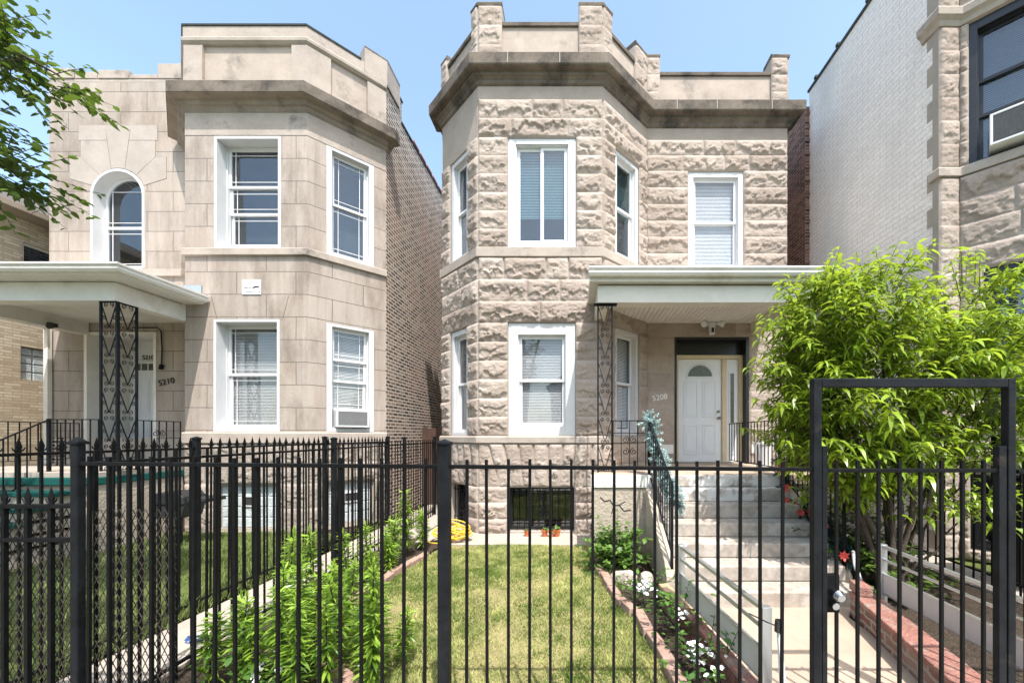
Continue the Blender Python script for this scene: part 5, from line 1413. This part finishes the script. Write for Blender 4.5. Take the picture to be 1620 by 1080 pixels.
# willowy tree by the gate
TR = thing('young_tree', (3.35, 4.2, 0), 'bushy young tree with long drooping bright green leaves beside the stone steps', 'tree')
blobs = [(2.50, 4.35, 2.35, .26, .4, .5, .6), (2.50, 4.4, 1.75, .2, .35, .4, .4), (2.60, 4.25, 2.82, .30, .42, .56, 1.0), (2.78, 4.3, 2.7, .35, .5, .6, .8), (3.18, 4.2, 2.9, .36, .5, .60, 1.0), (4.18, 4.15, 2.82, .36, .55, .62, 1.0), (3.68, 4.25, 2.45, .52, .55, .45, 1.0),
         (2.70, 4.3, 2.1, .34, .45, .45, .9), (3.25, 4.2, 1.85, .5, .55, .42, 1.0), (4.2, 4.2, 2.1, .48, .5, .5, 1.0), (2.7, 4.35, 1.45, .28, .4, .32, .5), (4.6, 4.1, 2.4, .4, .5, .6, .8), (3.15, 4.3, 1.3, .35, .35, .3, .35), (3.85, 4.3, 1.45, .35, .35, .3, .35), (4.05, 3.9, .98, .25, .2, .12, .14), (3.5, 4.4, 1.0, .5, .3, .25, .35), (3.0, 4.35, 1.15, .35, .3, .25, .5), (3.3, 4.25, 1.5, .45, .35, .25, .4), (4.5, 4.2, 1.6, .35, .4, .3, .5)]
crown(TR, blobs, 'peach', 5, 94, 18, .15, .25, 1.0, outw=.65, updir=.8)
m = MB()
rg = random.Random(4)
for i, (cx, cy, cz, rx, ry, rz, wg) in enumerate(blobs):
    bx, by = 3.38 + rg.uniform(-.16, .16), 4.2 + rg.uniform(-.1, .1); pts = []
    for k in range(8):
        t = k / 7; e = t ** 1.5
        pts.append((bx + (cx - bx) * e + .04 * math.sin(k * 1.7 + i), by + (cy - by) * e + .03 * math.cos(k * 2 + i), -.02 + (cz + rz * .5) * t))
    m.tube(pts, [.034 - .027 * k / 7 for k in range(8)] if i < 8 else [.02 - .015 * k / 7 for k in range(8)], 8)
m.build('trunk', M['bark'], TR, smooth=True)

# street tree: two leafy limbs hang into the picture
ST = thing('street_tree', (-6.6, 1.6, 0), 'broad leaved street tree whose dark branches hang in at the upper left', 'tree')
sb = []
for k in range(9):
    t = k / 8; sb.append((-5.08 + 1.0 * t, 3.0, 5.05 - .55 * t + .08 * math.sin(t * 6), .14, .2, .15 - .08 * t, .34 - .14 * t))
for k in range(6):
    t = k / 5; sb.append((-5.03 + .60 * t, 3.0, 4.2 - .38 * t, .2, .22, .22 - .06 * t, .3 - .1 * t))
sb += [(-4.55, 3.0, 3.8, .2, .2, .2, .2), (-4.5, 3.0, 5.35, .15, .2, .2, .16)]
crown(ST, sb, 'elm', 9, 52, 16, .075, .56, .5, .1, 'bark', outw=1.0, tw=.003)
big = [(-6.7, 1.7, 6.0, 1.3, 1.2, 1.3, 1), (-6.0, 2.3, 5.2, .7, .8, .8, .7), (-7.6, 2.2, 5.2, 1.1, 1.0, 1.0, .9), (-6.3, .6, 5.6, 1.2, .9, 1.1, .9), (-7.3, 1.2, 7.2, 1.2, 1.2, 1, .8), (-4.3, .8, 5.1, .9, .7, .7, .7)]
crown(ST, big, 'elm', 10, 190, 12, .13, .55, .5, .1, 'bark', outw=1.0)
m = MB(); m.tube([(-6.6, 1.6, -.05), (-6.62, 1.62, 1.5), (-6.6, 1.6, 3.0), (-6.7, 1.7, 4.6), (-6.7, 1.7, 6.5)], [.2, .17, .15, .12, .05], 10)
m.tube([(-6.6, 1.6, 3.2), (-5.9, 2.3, 4.7), (-4.9, 2.95, 5.1), (-4.4, 3.0, 4.75), (-3.95, 3.0, 4.5)], [.09, .06, .03, .014, .005], 7)
m.tube([(-6.6, 1.6, 2.9), (-5.7, 2.4, 3.9), (-5.0, 2.95, 4.25), (-4.4, 3.0, 3.9)], [.08, .05, .02, .006], 7)
for e in big: m.tube([(-6.6, 1.6, 3.4), ((e[0] - 6.6) / 2, (e[1] + 1.6) / 2, (e[2] + 3.2) / 2), (e[0], e[1], e[2])], [.09, .06, .03], 7)
m.build('trunk', M['bark'], ST, smooth=True)

def bush(name, loc, blobs, mat, seed, shoots, per, leaf, width, label, cat='shrub', group=None):
    t = thing(name, loc, label, cat, group)
    crown(t, [(loc[0] + b[0], loc[1] + b[1], loc[2] + b[2], *b[3:]) for b in blobs], mat, seed, shoots, per, leaf, width, .4, .7, 'stem', 'foliage', .003)
    return t
bush('leafy_shrub', (.52, 5.15, 0), [(0, 0, .12, .11, .12, .10, 1), (.03, 0, .28, .07, .08, .10, .6), (-.08, 0, .1, .08, .1, .08, .5), (.08, .02, .12, .07, .1, .10, .5)], 'shrub', 12, 52, 15, .085, .6, 'small rounded leafy shrub below the stucco porch wall')
def flowers(loc, r, n, seed, label):
    t = bush('bedding_plant', loc, [(0, 0, .09, r, r, .09, 1)], 'flowerleaf', seed, 20, 9, .075, .42, label, 'flowers', 'white flowered bedding plants')
    rg = random.Random(seed); m = MB()
    for k in range(n):
        a = rg.uniform(0, 6.28); q = r * 1.05 * rg.random() ** .5; c = Vector((loc[0] + q * math.cos(a), loc[1] + q * math.sin(a), loc[2] + rg.uniform(.17, .27) - q * .3))
        nrm = Vector((rg.uniform(-.5, .5), rg.uniform(-.9, .1), 1)).normalized(); x = nrm.orthogonal().normalized(); y = nrm.cross(x); R_ = rg.uniform(.014, .021)
        for p in range(5):
            b = p * 1.2566; d = x * math.cos(b) + y * math.sin(b); e = x * -math.sin(b) + y * math.cos(b)
            m.add([tuple(c), tuple(c + d * R_ * .8 - e * R_ * .6 + nrm * .003), tuple(c + d * R_ * 1.25), tuple(c + d * R_ * .8 + e * R_ * .6 + nrm * .003)], [(0, 1, 2, 3)])
    m.build('blossom', M['petal'], t); return t
flowers((.73, 3.98, .01), .11, 26, 3, 'white flowered clump in front of the pale rocks')
flowers((.90, 3.35, .01), .06, 9, 4, 'smallest white flowered clump halfway along the flower bed')
flowers((.94, 2.78, .01), .16, 46, 5, 'largest white flowered clump nearest the street in the flower bed')
flowers((-2.05, 2.58, .01), .11, 16, 6, 'white flowered clump at the foot of the lilies')

bush('undergrowth', (3.35, 4.7, 0), [(-.05, -.2, .25, .25, .3, .2, 1), (.2, .1, .4, .3, .4, .3, 1.2), (-.15, .3, .5, .2, .4, .3, 1), (.1, -.45, .14, .25, .2, .12, .6)], 'elm', 19, 60, 13, .09, .5, 'dark leafy undergrowth between the right stair railing and the young tree', 'shrub')
# rocks
def boulder(name, c, r, seed, label):
    bm = bmesh.new(); bmesh.ops.create_icosphere(bm, subdivisions=4, radius=1)
    rg = random.Random(seed); planes = [(Vector((rg.gauss(0, 1), rg.gauss(0, 1), rg.gauss(0, .8))).normalized(), rg.uniform(.6, .88)) for _ in range(11)]
    for v in bm.verts:
        for n, d in planes:
            k = v.co.dot(n)
            if k > d: v.co -= n * (k - d) * .92
        v.co = Vector((c[0] + v.co.x * r[0], c[1] + v.co.y * r[1], max(-.03, c[2] + v.co.z * r[2])))
    me = bpy.data.meshes.new(name); bm.to_mesh(me); bm.free()
    o = place_mesh(me, name, M['boulder'], None); tag(o, label, 'rock', 'rocks by the steps'); return o
boulder('rock', (.58, 4.62, .07), (.17, .13, .10), 3, 'wide low pale rock in front of the leafy shrub')
boulder('rock', (.83, 4.5, .07), (.10, .13, .13), 5, 'upright pale rock against the cheek wall of the steps')
boulder('rock', (.95, 4.12, .06), (.10, .08, .06), 8, 'small tan rock at the head of the upright brick wall')

# terracotta pots
def pot(x, y, s, pl, label):
    t = thing('flower_pot', (x, y, .02), label, 'flower pot', 'small pots under the barred window')
    MB().lathe([(.034 * s, 0), (.05 * s, .085 * s), (.055 * s, .085 * s), (.056 * s, .11 * s), (.045 * s, .11 * s), (.04 * s, .09 * s), (.0, .09 * s)], (x, y, .02), 14).build('pot', M['terracotta'], t, smooth=False)
    rg = np.random.RandomState(int(x * 1000) % 999); n = pl; a = rg.uniform(0, 6.28, n); el = rg.uniform(.3, 1.2, n)
    d = np.stack([np.cos(a) * np.cos(el), np.sin(a) * np.cos(el), np.sin(el)], 1); L = rg.uniform(.06, .12, n) * s
    V = leaf_arrays(np.tile([x, y, .02 + .09 * s], (n, 1)) + rg.normal(0, .01, (n, 3)), d, L, L * .4, rg.uniform(.2, .8, n), rg); leaves('plant', V, M['shrub'], t, rg.uniform(.2, .9, n))
pot(-.83, 6.72, .85, 16, 'smallest orange flower pot standing apart left of the other three')
pot(-.52, 6.70, 1.05, 20, 'orange flower pot with a tall leaf, first of the row of three')
pot(-.41, 6.68, .9, 14, 'low orange flower pot in the middle of the row of three')
pot(-.31, 6.70, 1.1, 22, 'orange flower pot with the tallest leaves at the right of the row')
pot(1.0, 3.82, .9, 14, 'dark red flower pot beside the white flowers and upright bricks') 

# yellow hose
m = MB(); rg = random.Random(2); pts = []
for k in range(420):
    t = k / 420; a = t * 2 * math.pi * 13; rr = .17 + .05 * math.sin(t * 37) + .03 * math.sin(t * 91)
    cx = -2.02 + .10 * math.sin(t * 23); z = .05 + .13 * t + (.10 + .10 * t) * (1 + math.sin(a + 1.2 * math.sin(t * 19))) * .5 * (.4 + .6 * math.sin(t * 9) ** 2)
    pts.append((cx + rr * math.cos(a) * 1.15, 6.42 + rr * math.sin(a) * .7, z))
pts += [(-1.95, 6.3, .12), (-2.1, 6.22, .03), (-2.3, 6.25, .03), (-2.45, 6.4, .03)]
m.tube(pts, .011, 6); o = m.build('garden_hose', M['hose'], None, smooth=True); tag(o, 'tangled coil of bright yellow hose by the corner of the greystone house', 'hose')

# garlands
def garland(path, r, n, mat, seed, label, red=0):
    t = thing('garland', path[0], label, 'garland'); rg = np.random.RandomState(seed); P = np.array(path)
    seg = np.linalg.norm(np.diff(P, axis=0), axis=1); cum = np.concatenate([[0], np.cumsum(seg)]); s = rg.uniform(0, cum[-1], n)
    B = np.stack([np.interp(s, cum, P[:, i]) for i in range(3)], 1); d = rg.normal(0, 1, (n, 3)); d /= np.linalg.norm(d, axis=1, keepdims=True)
    thick = .55 + .9 * vnoise(s * 7, s * 0, seed)
    ns = 190 if r > .15 else 150; k = rg.randint(0, ns, n); ss = rg.uniform(0, cum[-1], ns); sdir = rg.normal(0, 1, (ns, 3)); sdir[:, 1] -= .3; sdir /= np.linalg.norm(sdir, axis=1, keepdims=True)
    sb_ = np.stack([np.interp(ss, cum, P[:, i]) for i in range(3)], 1); tt = rg.uniform(0, 1, n) * rg.uniform(.5, 1.05, ns)[k]
    start = sb_[k] + sdir[k] * (r * tt)[:, None] + rg.normal(0, .006, (n, 3)); ln = rg.uniform(.02, .045, n)
    d = d + sdir[k] * .8
    V = leaf_arrays(start, d, ln, np.full(n, .0095), rg.uniform(0, .3, n), rg)
    leaves('needles', V, M[mat], t, np.clip(tt * .9 + rg.uniform(-.3, .25, n), 0, 1))
    m = MB(); m.tube([tuple(p) for p in P], .02, 6); m.build('wire', M['stem'], t)
    if red:
        m = MB(); g = random.Random(seed)
        for k in range(red):
            q = g.uniform(0.05, .98) * cum[-1]; c = Vector([float(np.interp(q, cum, P[:, i])) for i in range(3)]) + Vector((-.08, -.11, 0)) + Vector((g.uniform(-.04, .04), 0, g.uniform(-.05, .05)))
            nr = Vector((-.4, -1, .4)).normalized(); x = nr.orthogonal().normalized(); y = nr.cross(x)
            for p in range(7):
                b = p * .8976 + g.uniform(-.2, .2); dd = x * math.cos(b) + y * math.sin(b) + nr * .35; e = x * -math.sin(b) + y * math.cos(b); R_ = g.uniform(.05, .07)
                m.add([tuple(c), tuple(c + dd * R_ * .5 - e * R_ * .25), tuple(c + dd * R_), tuple(c + dd * R_ * .5 + e * R_ * .25)], [(0, 1, 2, 3)])
        m.build('red_flower', M['redpetal'], t)
    return t
garland([(1.07, 5.76, 2.0), (1.13, 5.68, 1.85), (1.10, 5.62, 1.68), (1.14, 5.58, 1.52), (1.21, 5.48, 1.38), (1.18, 5.38, 1.22), (1.26, 5.28, 1.08), (1.30, 5.15, .95), (1.33, 5.05, .82)], .175, 15000, 'garland', 3, 'frosted teal tinsel garland wound on the left stair railing')
garland([(2.90, 5.70, 1.75), (2.93, 5.6, 1.4), (2.95, 5.5, 1.05), (2.94, 5.4, .80), (2.99, 5.1, .78), (3.02, 4.8, .7), (3.0, 4.5, .5), (3.02, 4.3, .35)], .15, 9000, 'garlandgreen', 5, 'dark green garland with red silk flowers on the right stair railing', 14)

m = MB(); rg = random.Random(8); pts = [(1.10 + .03 * math.sin(k * 1.3) + .004 * k, 5.45 - .055 * k, 1.35 - .068 * k + .02 * math.sin(k * 2.1)) for k in range(17)]
m.tube(pts, [.018 + .006 * math.sin(k * 2.3) for k in range(17)], 6); o = m.build('dry_vine', M['twigdry'], None, smooth=True); tag(o, 'grey dried vine stem twisting down beside the left stair railing', 'vine')
# bin on the porch
BN = thing('plastic_bin', (2.93, 6.1, 1.18), 'white plastic bin standing on the porch right of the door', 'bin')
MB().lathe([(.10, 0), (.15, .38), (.155, .42), (.165, .42), (.165, .45), (.14, .45), (.13, .4), (.0, .4)], (3.12, 6.5, 1.182), 18).build('body', M['binwhite'], BN, smooth=False)
m = MB(); m.tube([(3.03, 6.45, 1.62), (3.06, 6.43, 1.72), (3.16, 6.43, 1.74)], .012, 6); m.build('handle', M['bin_black'], BN)

# barbecue in the left yard
BQ = thing('barbecue', (-6.15, 6.3, 0), 'black lidded barbecue grill on legs on the grass below the limestone bay', 'barbecue')
m = MB(); m.prism([(-6.62, .66), (-6.6, .78), (-6.53, .85), (-6.2, .86), (-6.12, .78), (-6.1, .66)], 6.1, 6.5); m.build('lid', M['bin_black'], BQ, bevel=.02)
MB().prism([(-6.62, .655), (-6.10, .655), (-6.16, .45), (-6.56, .45)], 6.12, 6.48).build('fire_box', M['bin_black'], BQ, bevel=.01)
MB().box(-6.09, -5.75, 6.14, 6.46, .70, .76).build('side_shelf', M['bin_black'], BQ, bevel=.01)
for x in (-6.54, -6.18):
    for y in (6.15, 6.45): MB().bar((x, y, 0), (x, y, .46), .025).build('leg', M['iron'], BQ)
# blue wrapper on the gangway walk
bm = bmesh.new(); bmesh.ops.create_grid(bm, x_segments=8, y_segments=6, size=.5)
for v in bm.verts: v.co = Vector((-3.2 + v.co.x * .13, 3.3 + v.co.y * .08, .03 + .025 * rnd.random() + .02 * math.sin(v.co.x * 7)))
me = bpy.data.meshes.new('plastic_wrapper'); bm.to_mesh(me); bm.free(); o = place_mesh(me, 'plastic_wrapper', M['blue'], None); tag(o, 'crumpled blue plastic wrapper lying on the gangway walk', 'litter')
# leaf, pole, bin
V = leaf_arrays(np.array([[1.32, 2.86, .016]]), np.array([[1.0, -.5, .05]]), np.array([.10]), np.array([.04]), np.array([.0]), np.random.RandomState(1))
o = leaves('fallen_leaf', V, M['peach'], None, np.array([.8])); tag(o, 'single green leaf fallen on the tan walk inside the gate', 'leaf')
PO = thing('leaning_pole', (1.2, 2.22, 0), 'pale grey pole strapped to the fence left of the gate frame', 'pole')
m = MB(); m.tube([(1.135, 2.195, .70), (1.19, 2.24, .30), (1.23, 2.27, .0)], [.008, .02, .024], 10); m.build('shaft', M['binwhite'], PO, smooth=True)
m = MB(); m.tube([(1.128, 2.175, .725), (1.13, 2.18, .66)], [.018, .021], 10); m.tube([(1.128, 2.17, .69), (1.08, 2.20, .70), (1.02, 2.30, .705)], .004, 5); m.build('strap', M['bin_black'], PO)
WB = thing('wheeled_bin', (5.32, 4.35, 0), 'black wheeled rubbish bin in the yard at the right edge behind the fence', 'bin')
m = MB(); m.add([(5.06, 4.12, .06), (5.56, 4.12, .06), (5.56, 4.58, .06), (5.06, 4.58, .06), (5.0, 4.04, 1.25), (5.64, 4.04, 1.25), (5.64, 4.66, 1.25), (5.0, 4.66, 1.25)], [(0, 3, 2, 1), (4, 5, 6, 7), (0, 1, 5, 4), (1, 2, 6, 5), (2, 3, 7, 6), (3, 0, 4, 7)]); m.build('body', M['bin_black'], WB, bevel=.02)
m = MB(); m.prism([(4.98, 1.255), (5.66, 1.255), (5.66, 1.30), (5.5, 1.37), (5.14, 1.37), (4.98, 1.30)], 4.02, 4.70); m.build('lid', M['bin_black'], WB, bevel=.015)
for x in (5.10, 5.50): MB().tube([(x, 4.66, .11), (x + .06, 4.66, .11)], .11, 14).build('wheel', M['bin_black'], WB)
# loose white slats by the stair foot
m = MB(); m.bar((1.06, 4.2, .22), (1.12, 4.0, .52), .03, .02); o = m.build('loose_slat', M['white'], None, bevel=.003); tag(o, 'long loose white slat leaning at the foot of the left stair railing', 'slat', 'loose white slats')
m = MB(); m.bar((1.08, 4.05, .50), (1.11, 3.95, .64), .03, .02); o = m.build('loose_slat', M['white'], None, bevel=.003); tag(o, 'short loose white slat above the longer leaning one', 'slat', 'loose white slats')
m = MB(); m.tube([(2.98, 4.2, .5), (2.86, 4.0, .42), (2.80, 3.85, .33)], .02, 8); o = m.build('drain_pipe', M['white'], None, smooth=True); tag(o, 'short white pipe lying at the top of the red capped wall', 'pipe')

# ================================================================ ACROSS THE STREET (seen mirrored in the windows)
def far_house(x, w, h, mat, label):
    t = thing('house', (x, -22, 0), label, 'house')
    MB().box(x - w / 2, x + w / 2, -30, -22, 0, h).build('wall', M[mat], t)
    MB().prism([(x - w / 2 - .4, h), (x + w / 2 + .4, h), (x, h + w * .42)], -30.4, -21.6).build('roof', M['tile'], t)
    for zz in (1.6, 4.6):
        for xx in (-w * .25, w * .25):
            wnd = MB().ring(x + xx - .6, x + xx + .6, -22.0, -21.94, zz, zz + 1.7, .1, .1, .1, .1).build('window', M['white'], t)
            MB().box(x + xx - .5, x + xx + .5, -21.99, -21.97, zz + .1, zz + 1.6).build('pane', M['dark'], wnd)
far_house(-9, 7.5, 6.6, 'red_brick', 'red brick gabled house across the street mirrored in the left house windows')
far_house(1.5, 7.5, 6.2, 'yellow_brick', 'buff brick gabled house across the street mirrored in the middle windows')
far_house(11.5, 7.5, 7.0, 'red_brick', 'red brick gabled house across the street farthest to the right')
def far_tree(x, y, h, seed, label):
    t = thing('street_tree', (x, y, 0), label, 'tree'); g = random.Random(seed)
    bl = [(x + g.uniform(-1.6, 1.6), y + g.uniform(-1.2, 1.2), h * g.uniform(.55, .95), 1.1, 1.0, .9, 1) for _ in range(7)]
    crown(t, bl, 'elm', seed, 60, 9, .22, .55, .5, .1, 'bark')
    m = MB(); m.tube([(x, y, -.05), (x + .05, y, h * .4), (x, y + .1, h * .8)], [.2, .15, .05], 8)
    for b in bl: m.tube([(x, y, h * .35), ((x + b[0]) / 2, (y + b[1]) / 2, (h * .4 + b[2]) / 2), b[:3]], [.09, .06, .02], 6)
    m.build('trunk', M['bark'], t, smooth=True)
far_tree(-2.4, -4.0, 9.0, 71, 'parkway tree behind the camera mirrored in the greystone bay window')
far_tree(-15, -16, 10, 72, 'leafy tree across the street at the far left')
far_tree(6.5, -16.5, 9, 73, 'leafy tree across the street between two gabled houses')
